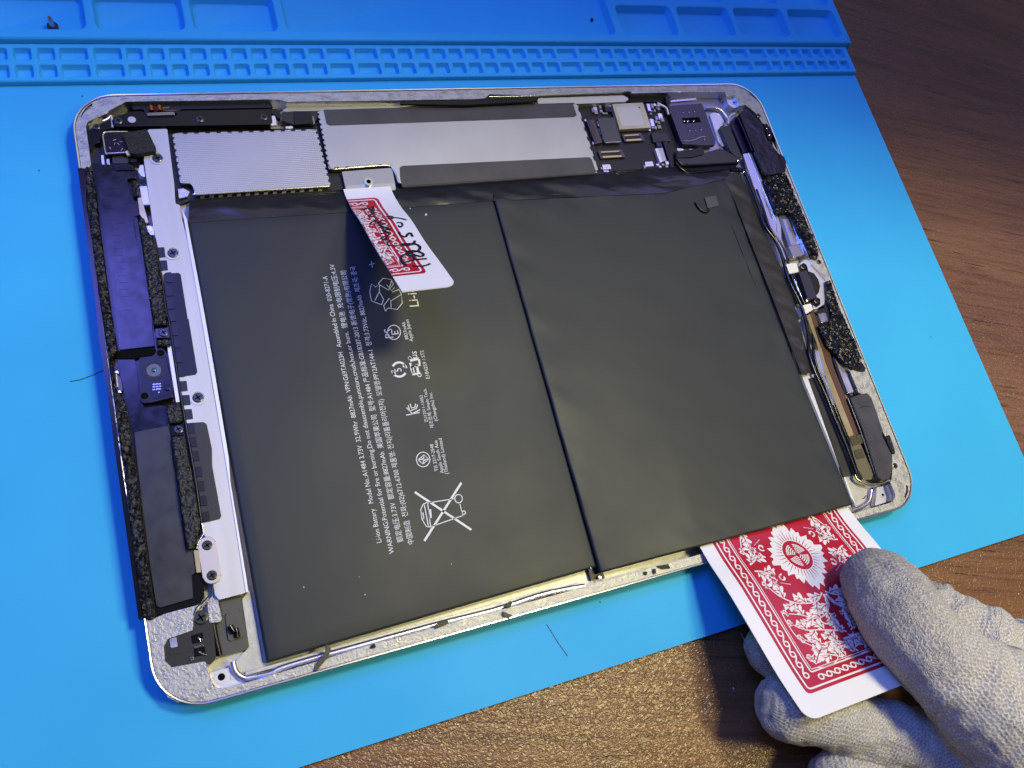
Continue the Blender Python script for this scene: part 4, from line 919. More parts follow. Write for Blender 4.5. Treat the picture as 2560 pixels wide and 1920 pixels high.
def pouch(name, top, bottom, thick, rad, material, parent, lift=1.0, wr=0.0, nx=40, ny=44):
    top = [W(*q) for q in top]; bottom = [W(*q) for q in bottom]
    width = (top[-1] - top[0]).length; height = (bottom[0] - top[0]).length
    def grade(n, L):
        k = rad / L; ts = [k * (1 - cos(pi / 2 * i / 4)) for i in range(4)]
        return ts + [k + (1 - 2 * k) * i / (n - 9) for i in range(n - 8)] + [1 - t for t in ts[::-1]]
    us, vs = grade(nx, width), grade(ny, height)
    bm = bmesh.new(); G = []
    for v in vs:
        row = []
        for u in us:
            a, b = edge_pt(top, u), edge_pt(bottom, u)
            p = a.lerp(b, v); p.z = a.z + (b.z - a.z) * v ** lift
            du, dv = min(u, 1 - u) * width, min(v, 1 - v) * height
            drop = 0
            for d in (du, dv):
                if d < rad: drop += rad * (1 - sqrt(max(0, 1 - (1 - d / rad) ** 2)))
            p.z -= min(drop, rad * 1.2)
            band = max(0, 1 - min(du, dv) / 9.0)
            p.z += wr * hsh(p.x * 0.55, p.y * 0.55) * (0.12 + band * 0.9)
            row.append(bm.verts.new(p))
        G.append(row)
    for i in range(len(vs) - 1):
        for j in range(len(us) - 1):
            bm.faces.new((G[i][j], G[i + 1][j], G[i + 1][j + 1], G[i][j + 1]))
    ring = G[0] + [r[-1] for r in G[1:]] + G[-1][-2::-1] + [r[0] for r in G[-2:0:-1]]
    low = [bm.verts.new(v.co - Vector((0, 0, thick - rad))) for v in ring]
    for k in range(len(ring)):
        bm.faces.new((ring[k - 1], low[k - 1], low[k], ring[k]))
    bm.faces.new(low)
    bmesh.ops.recalc_face_normals(bm, faces=bm.faces)
    return finish(bm, name, material, parent, angle=60)

cellL = pouch('battery_cell', [(470, 551, 5), (1233, 497, 5)], [(668, 1657, 5), (1492, 1417, 5)], 3.6, 0.7, BATT, bat, 1, 0.05)
cellR = pouch('battery_cell', [(1235, 496, 5), (1813, 438, 5.1)], [(1502, 1432, 5.6), (1757, 1364, 8.4), (1950, 1312, 9.1), (2136, 1260, 9.3)], 2.9, 0.7, BATT, bat, 3.0, 0.28, 56, 60)
plate('cell_divider', T('P', (1226, 497), (1242, 496), (1512, 1446), (1478, 1452)), 2.6, 1.2, GLOSSB, bat, 0, 0.1)

def sheet(name, top, bottom, material, parent, nx, ny, amp, freq, sag=0.0, thick=0.12):
    a_ = [W(*q) for q in top]; b_ = [W(*q) for q in bottom]
    bm = bmesh.new(); G = []
    for i in range(ny + 1):
        v = i / ny
        row = []
        for j in range(nx + 1):
            u = j / nx
            p = edge_pt(a_, u).lerp(edge_pt(b_, u), v)
            p.z += amp * hsh(p.x * freq, p.y * freq * 1.6) * sin(pi * v) + sag * sin(pi * v)
            row.append(bm.verts.new(p))
        G.append(row)
    for i in range(ny):
        for j in range(nx): bm.faces.new((G[i][j], G[i + 1][j], G[i + 1][j + 1], G[i][j + 1]))
    geom = bmesh.ops.extrude_face_region(bm, geom=list(bm.faces))
    for v in geom['geom']:
        if isinstance(v, bmesh.types.BMVert): v.co.z -= thick
    bmesh.ops.recalc_face_normals(bm, faces=bm.faces)
    return finish(bm, name, material, parent, angle=60)

sheet('top_tape', [(474, 499, 3.6), (864, 480, 3.6), (1231, 455, 3.6)], [(470, 557, 5.12), (860, 531, 5.14), (1232, 502, 5.14)], BTAPE, bat, 60, 10, 0.35, 0.5, 0.5)
sheet('top_tape', [(1231, 455, 3.6), (1538, 432, 3.6), (1850, 405, 3.6)], [(1234, 502, 5.16), (1660, 483, 5.35), (1816, 446, 5.35)], BTAPE, bat, 60, 10, 0.45, 0.45, 0.4)
sheet('side_tape', [(1806, 440, 5.15), (1836, 500, 5.1), (1949, 790, 5.4), (2004, 936, 6.3)], [(1850, 428, 4.2), (1895, 540, 4.0), (1975, 720, 4.0), (2032, 933, 4.2)], FILM2, bat, 70, 12, 0.5, 0.55, 0.15)
tube('tape_crease', T('P', (1828, 560), (1850, 615), (1880, 690), (1925, 790)), 5.2, 0.18, BLACKP, bat)
plate('loose_tape', T('C', (158, 1270), (230, 1258), (250, 1322), (180, 1340)), 5.6, 0.3, mat('grey_tape_square', (0.06, 0.058, 0.056), 0.4), bat, 0, 0.3)
tube('tape_roll', T('C', (100, 1300), (125, 1340), (160, 1362), (185, 1350)), 5.5, 0.55, BLACKP, bat)
plate('corner_ring', T('Y', (855, 808), (872, 800), (886, 812), (880, 828), (862, 826)), 4.0, 0.6, SILVER, bat, 0.1, 0.2)

# printed lettering (flat print on the left cell)
def text_mesh(body):
    cu = bpy.data.curves.new('t', 'FONT'); cu.body = body; cu.size = 1.0; cu.resolution_u = 2
    ob = bpy.data.objects.new('t', cu); COL.objects.link(ob)
    bpy.context.view_layer.update()
    dg = bpy.context.evaluated_depsgraph_get()
    me = bpy.data.meshes.new_from_object(ob.evaluated_get(dg))
    bpy.data.objects.remove(ob); bpy.data.curves.remove(cu)
    return me
def letter(body, start, end, z, material, parent, name='printed_text', size=None, crop='F'):
    a = W(*T(crop, start)[0], z); b = W(*T(crop, end)[0], z)
    me = text_mesh(body)
    if not me.vertices: return
    w_ = max(v.co.x for v in me.vertices) - min(v.co.x for v in me.vertices)
    x0 = min(v.co.x for v in me.vertices)
    d = (b - a); L_ = d.length; d.normalize(); n = Vector((-d.y, d.x, 0))
    sx = L_ / w_; sy = size if size else sx * 1.05
    for v in me.vertices:
        v.co = (a + d * ((v.co.x - x0) * sx) + n * (v.co.y * sy) + Vector((0, 0, 0.03))) * MM
    return link(name, me, material, parent)
ZB = 5.06
LINES = [("Li-ion Battery   Model No.:A1484 3.73V  32.9Whr  8827mAh  VPN:G69TA023H   Assembled in China  020-8271-A", (352, 1528), (76, 182)),
         ("WARNING:Potential for fire or burning.Do not disassemble,puncture,crush,heat,or burn.  \u9502\u7535\u6c60  \u5145\u7535\u9650\u5236\u7535\u538b:4.3V", (416, 1583), (112, 122)),
         ("\u989d\u5b9a\u7535\u538b:3.73V  \u989d\u5b9a\u5bb9\u91cf:8827mAh  \u7f8e\u56fd\u82f9\u679c\u516c\u53f8  \u578b\u53f7:A1484 \u4ea7\u54c1\u6807\u51c6:GB18287-2013 \u65b0\u4e16\u7535\u5b50(\u5e38\u719f)\u6709\u9650\u516c\u53f8", (460, 1525), (170, 155)),
         ("\u4e2d\u56fd\u5236\u9020  \uc804\ud654:(02)6712-6700 \uc81c\ud488\uba85: \uc804\uc9c0(\ub9ac\ud2ac\ud3f4\ub9ac\uba38\uc804\uc9c0)  \ubaa8\ub378\uba85:PP12AT144-1  \uc815\uaca9:3.73Vdc, 8827mAh  \uc81c\uc870\uad6d: \uc911\uad6d", (514, 1535), (217, 133)),
         ("Li-ion", (541, 335), (516, 205)),
         ("PS", (412, 494), (404, 448)), ("E", (438, 476), (434, 458)),
         ("8827mAh", (488, 502), (470, 415)), ("Apple Japan", (512, 512), (488, 402)),
         ("5", (454, 664), (450, 646)),
         ("c", (556, 692), (553, 676)), ("us", (533, 597), (528, 562)),
         ("E184259 / STS", (596, 700), (564, 558)),
         ("ZU12011-13052", (586, 920), (558, 784)), ("\uc81c\uc870\uc5c5\uccb4: Simplo Tech.", (616, 950), (577, 750)), ("(Changshu) Inc.", (636, 915), (606, 770)),
         ("TIS 2217-2548", (638, 1168), (612, 1032)), ("Apple South Asia", (666, 1178), (632, 1012)), ("(Thailand) Limited", (690, 1182), (655, 1002))]
for i, (body, s_, e_) in enumerate(LINES):
    letter(body, s_, e_, ZB, WHITEINK, cellL, size=(1.95 if i < 4 else None))

def stroke2(bm, pts, w, z, mi=0):
    """flat line of width w through 2-D points"""
    pts = [Vector(p[:2]) for p in pts]
    L_ = []; R_ = []
    for i, p in enumerate(pts):
        d = pts[min(i + 1, len(pts) - 1)] - pts[max(i - 1, 0)]
        if d.length < 1e-9: d = Vector((1, 0))
        d.normalize(); n = Vector((-d.y, d.x)) * w / 2
        L_.append(bm.verts.new((*(p + n), z))); R_.append(bm.verts.new((*(p - n), z)))
    for i in range(len(pts) - 1):
        f = bm.faces.new((R_[i], R_[i + 1], L_[i + 1], L_[i])); f.material_index = mi
def mark(name, strokes, w=0.32, fills=(), closed=True):
    bm = bmesh.new()
    for s_ in strokes:
        stroke2(bm, [W(*q, ZB) for q in T('F', *s_)], w, ZB + 0.03)
    for f_ in fills:
        bm.faces.new([bm.verts.new((*W(*q, ZB)[:2], ZB + 0.03)) for q in T('F', *f_)])
    bmesh.ops.recalc_face_normals(bm, faces=bm.faces)
    if sum(f.normal.z for f in bm.faces) < 0: bmesh.ops.reverse_faces(bm, faces=bm.faces)
    finish(bm, name, WHITEINK, cellL, smooth=False)
def circ(x, y, rx_, ry_, a0=0, a1=2 * pi, n=28):
    return [(x + rx_ * cos(a0 + (a1 - a0) * k / n), y + ry_ * sin(a0 + (a1 - a0) * k / n)) for k in range(n + 1)]
mark('printed_plus', [[(288, 126), (316, 118)], [(299, 107), (305, 138)]], 0.2)
mark('recycling_symbol', [[(352, 328), (300, 308), (292, 262), (300, 222), (322, 238), (342, 222), (340, 262), (362, 300), (352, 328)], [(318, 306), (340, 262)],
                          [(334, 222), (360, 193), (400, 200), (412, 222), (388, 254), (334, 222)], [(388, 254), (402, 206)], [(378, 226), (402, 256), (418, 240)],
                          [(372, 360), (362, 332), (392, 294), (398, 308), (452, 276), (456, 320), (430, 352), (384, 344), (372, 360)], [(398, 308), (400, 344)], [(404, 264), (440, 250), (452, 276)]], 0.2)
mark('certification_ring', [circ(414, 467, 33, 36)], 0.26)
mark('recycling_ring', [circ(441, 655, 36, 36, 0.5, 3.0, 16), circ(441, 655, 36, 36, 3.6, 6.1, 16)], 0.62, [[(468, 622), (476, 648), (456, 640)], [(412, 690), (404, 662), (426, 672)]])
mark('component_mark', [[(500, 640), (512, 680), (548, 672)], [(515, 676), (508, 640), (530, 630), (536, 668)], [(495, 610), (540, 600)], [(497, 622), (500, 642), (545, 632), (540, 604)]], 0.75)
mark('registered_ring', [circ(494, 597, 8, 8)], 0.12)
mark('conformity_mark', [[(476, 886), (544, 872)], [(478, 848), (510, 880)], [(546, 858), (508, 878)], [(486, 836), (494, 864), (528, 852), (534, 832)], [(496, 828), (502, 850), (520, 846), (524, 828)]], 0.3)
mark('standards_ring', [circ(562, 1110, 34, 37), [(536, 1112), (566, 1086), (590, 1108), (562, 1134), (536, 1112)], [(536, 1112), (590, 1108)], [(566, 1086), (562, 1134)], [(550, 1099), (577, 1121)]], 0.24)
mark('crossed_bin', [[(568, 1522), (755, 1228)], [(520, 1275), (806, 1466)]], 0.62)
mark('bin_outline', [[(600, 1452), (578, 1448), (556, 1412), (550, 1362), (562, 1336), (584, 1326)], [(584, 1326), (600, 1452)], [(584, 1330), (722, 1308)], [(600, 1450), (762, 1394), (748, 1334)], circ(741, 1308, 19, 21), circ(768, 1379, 8, 9),
                     [(568, 1340), (588, 1444)], [(556, 1380), (562, 1410)]], 0.26, [[(588, 1364), (602, 1361), (606, 1404), (593, 1408)], [(554, 1380), (564, 1378), (568, 1410), (560, 1412)]])

# ---------------------------------------------------------------- playing card print (flat print in card millimetres: u across, v along)
CW, CH = 57.8, 88.0
def clip_poly(p, vmax):
    if vmax is None: return p
    out = []
    for i in range(len(p)):
        a, b = p[i - 1], p[i]
        ia, ib = a[1] <= vmax, b[1] <= vmax
        if ia != ib:
            t = (vmax - a[1]) / (b[1] - a[1]); out.append((a[0] + (b[0] - a[0]) * t, vmax))
        if ib: out.append(b)
    return out

def spline2(p, k=6):
    return [(q.x, q.y) for q in smooth_path([Vector((a, b, 0)) for a, b in p], k)]

def ribbon(pts, w0, w1=None):
    """quads of a stroke whose width runs from w0 to w1"""
    w1 = w0 if w1 is None else w1
    n = len(pts); out = []; L_ = []; R_ = []
    for i, p in enumerate(pts):
        a, b = pts[max(i - 1, 0)], pts[min(i + 1, n - 1)]
        dx, dy = b[0] - a[0], b[1] - a[1]; l = sqrt(dx * dx + dy * dy) or 1
        w = (w0 + (w1 - w0) * i / (n - 1)) / 2
        L_.append((p[0] - dy / l * w, p[1] + dx / l * w)); R_.append((p[0] + dy / l * w, p[1] - dx / l * w))
    for i in range(n - 1): out.append([R_[i], R_[i + 1], L_[i + 1], L_[i]])
    return out

def leaf(spine, width, lobes=4, skew=0.5):
    """acanthus leaf: strips between a lobed outline and its spine"""
    sp = spline2(spine, 10); n = len(sp); out = []
    def wid(t):
        env = (sin(pi * min(1, t * 0.94 + 0.06)) ** 0.7)
        ph = (t * lobes) % 1.0
        return width / 2 * env * (0.26 + 0.74 * (1 - abs(2 * ph - 1) ** 1.5))
    for side in (1, -1):
        rim = []
        for i, p in enumerate(sp):
            a, b = sp[max(i - 1, 0)], sp[min(i + 1, n - 1)]
            dx, dy = b[0] - a[0], b[1] - a[1]; l = sqrt(dx * dx + dy * dy) or 1
            t = i / (n - 1); w = wid(min(1, t + (0.05 if side > 0 else 0)))
            rim.append((p[0] - dy / l * w * side + dx / l * w * skew, p[1] + dx / l * w * side + dy / l * w * skew))
        for i in range(n - 1):
            out.append([sp[i], sp[i + 1], rim[i + 1], rim[i]] if side < 0 else [sp[i + 1], sp[i], rim[i], rim[i + 1]])
    veins = ribbon(sp[2:-3], 0.42, 0.12)
    for i in range(4, n - 6, max(5, n // lobes)):
        a, b = sp[i - 1], sp[i + 1]; dx, dy = b[0] - a[0], b[1] - a[1]; l = sqrt(dx * dx + dy * dy) or 1
        for side in (1, -1):
            w = wid(i / (n - 1)) * 0.8
            e = (sp[i][0] - dy / l * w * side + dx / l * w * (skew + 0.5), sp[i][1] + dx / l * w * side + dy / l * w * (skew + 0.5))
            veins += ribbon([sp[i], ((sp[i][0] + e[0]) / 2, (sp[i][1] + e[1]) / 2), e], 0.22, 0.06)
    return out, veins

def curl(x, y, r, turns=1.1, a0=0, sgn=1, n=18):
    return [(x + r * (1 - 0.72 * k / n) * cos(a0 + sgn * 2 * pi * turns * k / n), y + r * (1 - 0.72 * k / n) * sin(a0 + sgn * 2 * pi * turns * k / n)) for k in range(n + 1)]

def card_print():
    red, white, vein = [], [], []
    u0, u1, v0, v1, r = 4.7, CW - 4.7, 6.2, CH - 6.2, 1.3
    n = 48
    for k in range(n):
        def ext(v):
            d = 0
            e = min(v - v0, v1 - v)
            if e < r: d = r - sqrt(max(0, r * r - (r - e) ** 2))
            return u0 + d, u1 - d
        va = v0 + (v1 - v0) * k / n; vb = v0 + (v1 - v0) * (k + 1) / n
        steps = [va, vb] if 0 < k < n - 1 else [va + (vb - va) * j / 6 for j in range(7)]
        for a, b in zip(steps, steps[1:]):
            (a0, a1), (b0, b1) = ext(a), ext(b)
            for j in range(26):
                f = lambda lo, hi, t: lo + (hi - lo) * t / 26
                red.append([(f(a0, a1, j), a), (f(a0, a1, j + 1), a), (f(b0, b1, j + 1), b), (f(b0, b1, j), b)])
    def frame(d, w, rc):
        p = rrect(u0 + d, u1 - d, v0 + d, v1 - d, rc, 4); p.append(p[0]); q = []
        for a, b in zip(p, p[1:]):
            m_ = max(1, int(sqrt((a[0] - b[0]) ** 2 + (a[1] - b[1]) ** 2) / 2.5))
            q += [(a[0] + (b[0] - a[0]) * k / m_, a[1] + (b[1] - a[1]) * k / m_) for k in range(m_)]
        q.append(p[-1]); return ribbon(q, w)
    white.extend(frame(1.15, 0.5, 1.0)); white.extend(frame(5.1, 0.4, 0.5)); white.extend(frame(5.75, 0.18, 0.4))
    # chain of rings between the frame lines
    c = 3.15
    def chain(p, q, num):
        for k in range(num):
            t = (k + 0.5) / num; x = p[0] + (q[0] - p[0]) * t; y = p[1] + (q[1] - p[1]) * t
            ring = [(x + 0.74 * cos(2 * pi * j / 14), y + 0.74 * sin(2 * pi * j / 14)) for j in range(15)]
            white.extend(ribbon(ring, 0.42))
            if k < num - 1:
                dx, dy = (q[0] - p[0]) / num, (q[1] - p[1]) / num; l = sqrt(dx * dx + dy * dy); nx, ny = -dy / l, dx / l
                s_ = [(x + dx * t_ + nx * 0.6 * cos(pi * (t_ - 0.12) / 0.76), y + dy * t_ + ny * 0.6 * cos(pi * (t_ - 0.12) / 0.76)) for t_ in [0.12 + 0.76 * j / 8 for j in range(9)]]
                white.extend(ribbon(s_, 0.45))
    chain((u0 + c, v0 + c), (u0 + c, v1 - c), 22); chain((u1 - c, v0 + c), (u1 - c, v1 - c), 22)
    chain((u0 + c + 2.5, v0 + c), (u1 - c - 2.5, v0 + c), 13); chain((u0 + c + 2.5, v1 - c), (u1 - c - 2.5, v1 - c), 13)
    cx, cy = CW / 2, CH / 2
    loc_w, loc_v = [], []
    def L_(sp, w, lob=4, skew=0.5):
        a, b = leaf(sp, w, lob, skew); loc_w.extend(a); loc_v.extend(b)
    stems = [[(-0.6, -13.2), (-4, -15.6), (-9.5, -14.6), (-14, -11), (-16.4, -6.5)], [(-0.6, -16.5), (-3, -20.6), (-7.5, -21.4), (-11.5, -18.6), (-15.6, -16.6)],
             [(-0.8, -29), (-4.6, -27.2), (-9, -25.4), (-13, -24), (-16.2, -20.4)], [(-1.4, -36.6), (-3.4, -32.6), (-7, -30.6), (-11.4, -30), (-15.8, -26.4)],
             [(-7.0, -36.8), (-10.2, -34.6), (-14, -32.6), (-16.6, -33.6)], [(-17, -1.2), (-14.2, -2.4), (-12.6, -6.0)]]
    for si, st in enumerate(stems):
        sp = spline2(st, 8); tot = len(sp)
        loc_w.extend(ribbon(sp, 0.55, 0.3))
        for q, i in enumerate(range(3, tot - 1, 5)):
            ax0, ay0 = sp[i - 1]; bx0, by0 = sp[i + 1]
            ang = atan2(by0 - ay0, bx0 - ax0) + (0.85 if q % 2 else -0.85)
            ln = (5.2 if si not in (4, 5) else 3.8) * (1 - 0.25 * i / tot); bend = 0.5 if q % 2 else -0.5
            p0 = sp[i]; p1 = (p0[0] + ln * 0.5 * cos(ang), p0[1] + ln * 0.5 * sin(ang)); p2 = (p1[0] + ln * 0.5 * cos(ang - bend), p1[1] + ln * 0.5 * sin(ang - bend))
            if -17.4 < p2[0] < -0.6 and -37.8 < p2[1] < 1:
                L_([p0, p1, p2], 3.9, 3, 0.6)
        L_([sp[-3], sp[-1], (sp[-1][0] - 0.6, sp[-1][1] + 1.6)], 2.2, 2)
    L_([(-16.3, -36.0), (-14.2, -33.8), (-12.4, -32.2), (-10.4, -31.0)], 4.6, 3)
    L_([(-2.6, -36.4), (-2.9, -33.4), (-2.4, -30.6)], 3.6, 4)
    L_([(-6.0, -36.8), (-6.4, -34.6), (-5.6, -32.4)], 3.2, 3)
    for pts, a, b in ((spline2([(-0.4, -14), (-1.0, -18), (-3.2, -21), (-2.6, -25), (-4.6, -27.6)]), 0.8, 0.4), (spline2([(-0.8, -16), (-2.2, -19.5), (-5.6, -20), (-6.6, -23.0), (-5.0, -24.4), (-3.8, -22.8)]), 0.7, 0.5),
                      (curl(-2.0, -28.2, 1.2, 1.0, 0.3), 0.4, 0.3), (curl(-6.5, -28.8, 1.1, 1.0, 2.2, -1), 0.4, 0.3), (curl(-9.8, -5.6, 1.2, 0.8, 1.2), 0.45, 0.3), (curl(-9.6, 5.6, 1.2, 0.8, 4.2, -1), 0.45, 0.3),
                      (spline2([(-16.8, -15), (-17.2, -20), (-16.6, -26), (-13.8, -30)]), 0.3, 0.3), (spline2([(-17.2, -37.0), (-13, -38.0), (-9.0, -36.8), (-7.6, -32.8), (-9.2, -30.0)]), 0.32, 0.28),
                      (spline2([(-6.8, -37.6), (-3.4, -37.9), (0, -37.6)]), 0.4, 0.3), (spline2([(-1.2, -34), (-0.6, -31.2), (-1.0, -29.8)]), 0.5, 0.2), (spline2([(-8.6, -8.2), (-11.6, -6.8)]), 0.35, 0.2), (spline2([(-8.6, 8.2), (-11.6, 6.8)]), 0.35, 0.2),
                      (curl(-1.3, -22.4, 0.8, 1.0, 0.9), 0.3, 0.3), (curl(-15.6, -27.6, 0.7, 1.0, 0.9), 0.3, 0.3)):
        loc_w.extend(ribbon(pts, a, b))
    for src, dst in ((loc_w, white), (loc_v, vein)):
        for p in src:
            for mx, my in ((1, 1), (-1, 1), (-1, -1), (1, -1)):
                q = [(cx + x * mx, cy + (y if y > -13 else -13 + (y + 13) * 0.79) * my) for x, y in p]
                dst.append(q if mx * my > 0 else q[::-1])
    # medallion: jagged burst, red oval, concentric arcs
    N_ = 72
    def burst(k):
        a = 2 * pi * k / N_
        base = 1 / (abs(cos(a)) ** 1.25 + abs(sin(a)) ** 1.25) ** (1 / 1.25)
        j = 1 + 0.085 * sin(26 * a) + 0.05 * sin(14 * a + 1)
        return (cx + 9.4 * base * j * cos(a), cy + 11.8 * base * j * sin(a))
    def rad_(p, t): return (cx + (p[0] - cx) * t, cy + (p[1] - cy) * t)
    for k in range(N_):
        a, b = burst(k), burst(k + 1)
        for t0, t1 in ((0.3, 0.5), (0.5, 0.65), (0.65, 0.8), (0.8, 1.0)):
            white.append([rad_(a, t0), rad_(a, t1), rad_(b, t1), rad_(b, t0)])
    for k in range(36):
        a = 2 * pi * k / 36; e = burst(2 * k)
        s0 = (cx + 4.6 * cos(a), cy + 5.6 * sin(a)); f = 0.45 + 0.2 * (k % 2)
        vein.extend(ribbon([s0, (s0[0] + (e[0] - s0[0]) * f, s0[1] + (e[1] - s0[1]) * f)], 0.28, 0.06))
    for k in range(40):
        a, b = 2 * pi * k / 40, 2 * pi * (k + 1) / 40
        pa, pb = (cx + 4.3 * cos(a), cy + 5.3 * sin(a)), (cx + 4.3 * cos(b), cy + 5.3 * sin(b))
        for t0, t1 in ((0.02, 0.4), (0.4, 0.75), (0.75, 1.0)): vein.append([rad_(pa, t0), rad_(pa, t1), rad_(pb, t1), rad_(pb, t0)])
    top = []
    for q in range(4):
        for rr_ in (0.9, 1.5, 2.1, 2.7, 3.2):
            top.extend(ribbon([(cx + rr_ * cos(q * pi / 2 + 0.18 + 1.2 * k / 8), cy + 1.2 * rr_ * sin(q * pi / 2 + 0.18 + 1.2 * k / 8)) for k in range(9)], 0.34))
    return red, white, vein, top

PRINT = card_print()
def lay_print(S, parent, vmax=None):
    for polys, off, name, m_ in ((PRINT[0], 0.05, 'red_panel', CARDR), (PRINT[1], 0.10, 'white_ornament', CARDI), (PRINT[2], 0.14, 'red_veins', CARDR), (PRINT[3], 0.18, 'white_arcs', CARDI)):
        bm = bmesh.new()
        for p in polys:
            q = clip_poly(p, vmax)
            if len(q) < 3: continue
            try: bm.faces.new([bm.verts.new(S(u, v, off)) for u, v in q])
            except ValueError: pass
        if not bm.faces: bm.free(); continue
        bm.normal_update()
        up = sum(1 for f in bm.faces if f.normal.z > 0)
        for f in bm.faces:
            if f.normal.z < 0: f.normal_flip()
        finish(bm, name, m_, parent, smooth=False)

def curve_surface(prof, place):
    """prof: list of (s-direction coordinate, z) -> arc-length lookup"""
    pts = smooth_path([Vector((a, b, 0)) for a, b in prof], 8)
    ls = [0.0]
    for a, b in zip(pts, pts[1:]): ls.append(ls[-1] + (b - a).length)
    def at(s):
        s = max(0, min(ls[-1], s))
        for i in range(len(pts) - 1):
            if s <= ls[i + 1]:
                t = (s - ls[i]) / (ls[i + 1] - ls[i]); p = pts[i].lerp(pts[i + 1], t); d = (pts[i + 1] - pts[i]).normalized()
                return p.x, p.y, d
        return pts[-1].x, pts[-1].y, (pts[-1] - pts[-2]).normalized()
    return at, ls[-1]

def card_body(name, S, us, vs, rows, thick, parent):
    """rows(v) -> (u_min, u_max)"""
    bm = bmesh.new(); G = []
    for v in vs:
        a, b = rows(v)
        G.append([bm.verts.new(S(a + (b - a) * t, v, 0)) for t in us])
    for i in range(len(vs) - 1):
        for j in range(len(us) - 1): bm.faces.new((G[i][j], G[i][j + 1], G[i + 1][j + 1], G[i + 1][j]))
    bm.normal_update()
    if sum(f.normal.z for f in bm.faces) < 0: bmesh.ops.reverse_faces(bm, faces=list(bm.faces))
    bm.normal_update()
    nm = {v: v.normal.copy() for v in bm.verts}
    geom = bmesh.ops.extrude_face_region(bm, geom=list(bm.faces))
    new = [v for v in geom['geom'] if isinstance(v, bmesh.types.BMVert)]
    bm.normal_update()
    old = [v for v in bm.verts if v in nm]
    for v in old: v.co -= nm[v] * thick
    bmesh.ops.recalc_face_normals(bm, faces=bm.faces)
    return finish(bm, name, CARDW, parent, angle=40)

def corner_rows(r, w, h):
    def f(v):
        e = min(v, h - v); d = 0
        if e < r: d = r - sqrt(max(0, r * r - (r - e) ** 2))
        return d, w - d
    return f
# the card under the battery, held by the hand
cprof = [(-129.2, 30.2), (-123.0, 26.6), (-116.0, 23.0), (-103.0, 17.6), (-93.0, 13.2), (-86.0, 9.4), (-80.5, 7.0), (-74.0, 5.0), (-62.0, 2.9), (-46.0, 1.8), (-30.0, 1.6)]
cat_, clen = curve_surface(cprof, None)
def SC(u, v, off):
    y, z, d = cat_(v)
    n = Vector((0, -d.y, d.x))
    if n.z < 0: n = -n
    return Vector((31.0 + u, y, z)) + n * off
card = thing('playing_card', 'whole red and white patterned playing card held by the gloved hand under the battery', 'playing card', (60, -100, 0))
r_ = 3.4
vsamp = [r_ * (1 - cos(pi / 2 * k / 8)) for k in range(8)] + [r_ + (CH - 2 * r_) * k / 40 for k in range(41)] + [CH - r_ * (1 - cos(pi / 2 * k / 8)) for k in range(7, -1, -1)]
card_body('card_stock', SC, [k / 10 for k in range(11)], vsamp, corner_rows(r_, CW, CH), 0.3, card)
lay_print(SC, card)

# the narrow strip cut from another card, tucked under the connector cover
strip = thing('cut_card_strip', 'narrow strip cut from a red playing card with black handwriting, standing up over the battery', 'card strip', (-41, 40, 5))
SWD = 14.8
sprof = [(50.5, 4.55), (47.0, 5.3), (40.0, 9.3), (32.0, 15.4), (21.0, 22.2), (10.6, 29.6), (1.2, 36.2), (-3.0, 39.2)]
sat_, slen = curve_surface(sprof, None)
S0 = 3.8
def SS(u, v, off):
    # u runs down the strip from the cover, v across from its uncut (right hand) edge
    y, z, d = sat_(S0 + u * 0.985)
    n = Vector((0, -d.y, d.x))
    if n.z < 0: n = -n
    return Vector((-34.0 - v + 0.004 * u, y, z)) + n * off
def strip_rows(u):
    e = CW - u; d = 0
    if e < 3.0: d = 3.0 - sqrt(max(0, 9 - (3.0 - e) ** 2))
    return d, SWD
us_ = [-3.5 + (CW - 3 + 3.5) * k / 40 for k in range(41)] + [CW - 3 + 3 * sin(pi / 2 * k / 8) for k in range(1, 9)]
card_body('card_stock', lambda a, b, o: SS(b, a, o), [k / 8 for k in range(9)], us_, strip_rows, 0.3, strip)
lay_print(lambda u, v, o: SS(u - 3.4, v - 0.8, o), strip, SWD + 0.78)

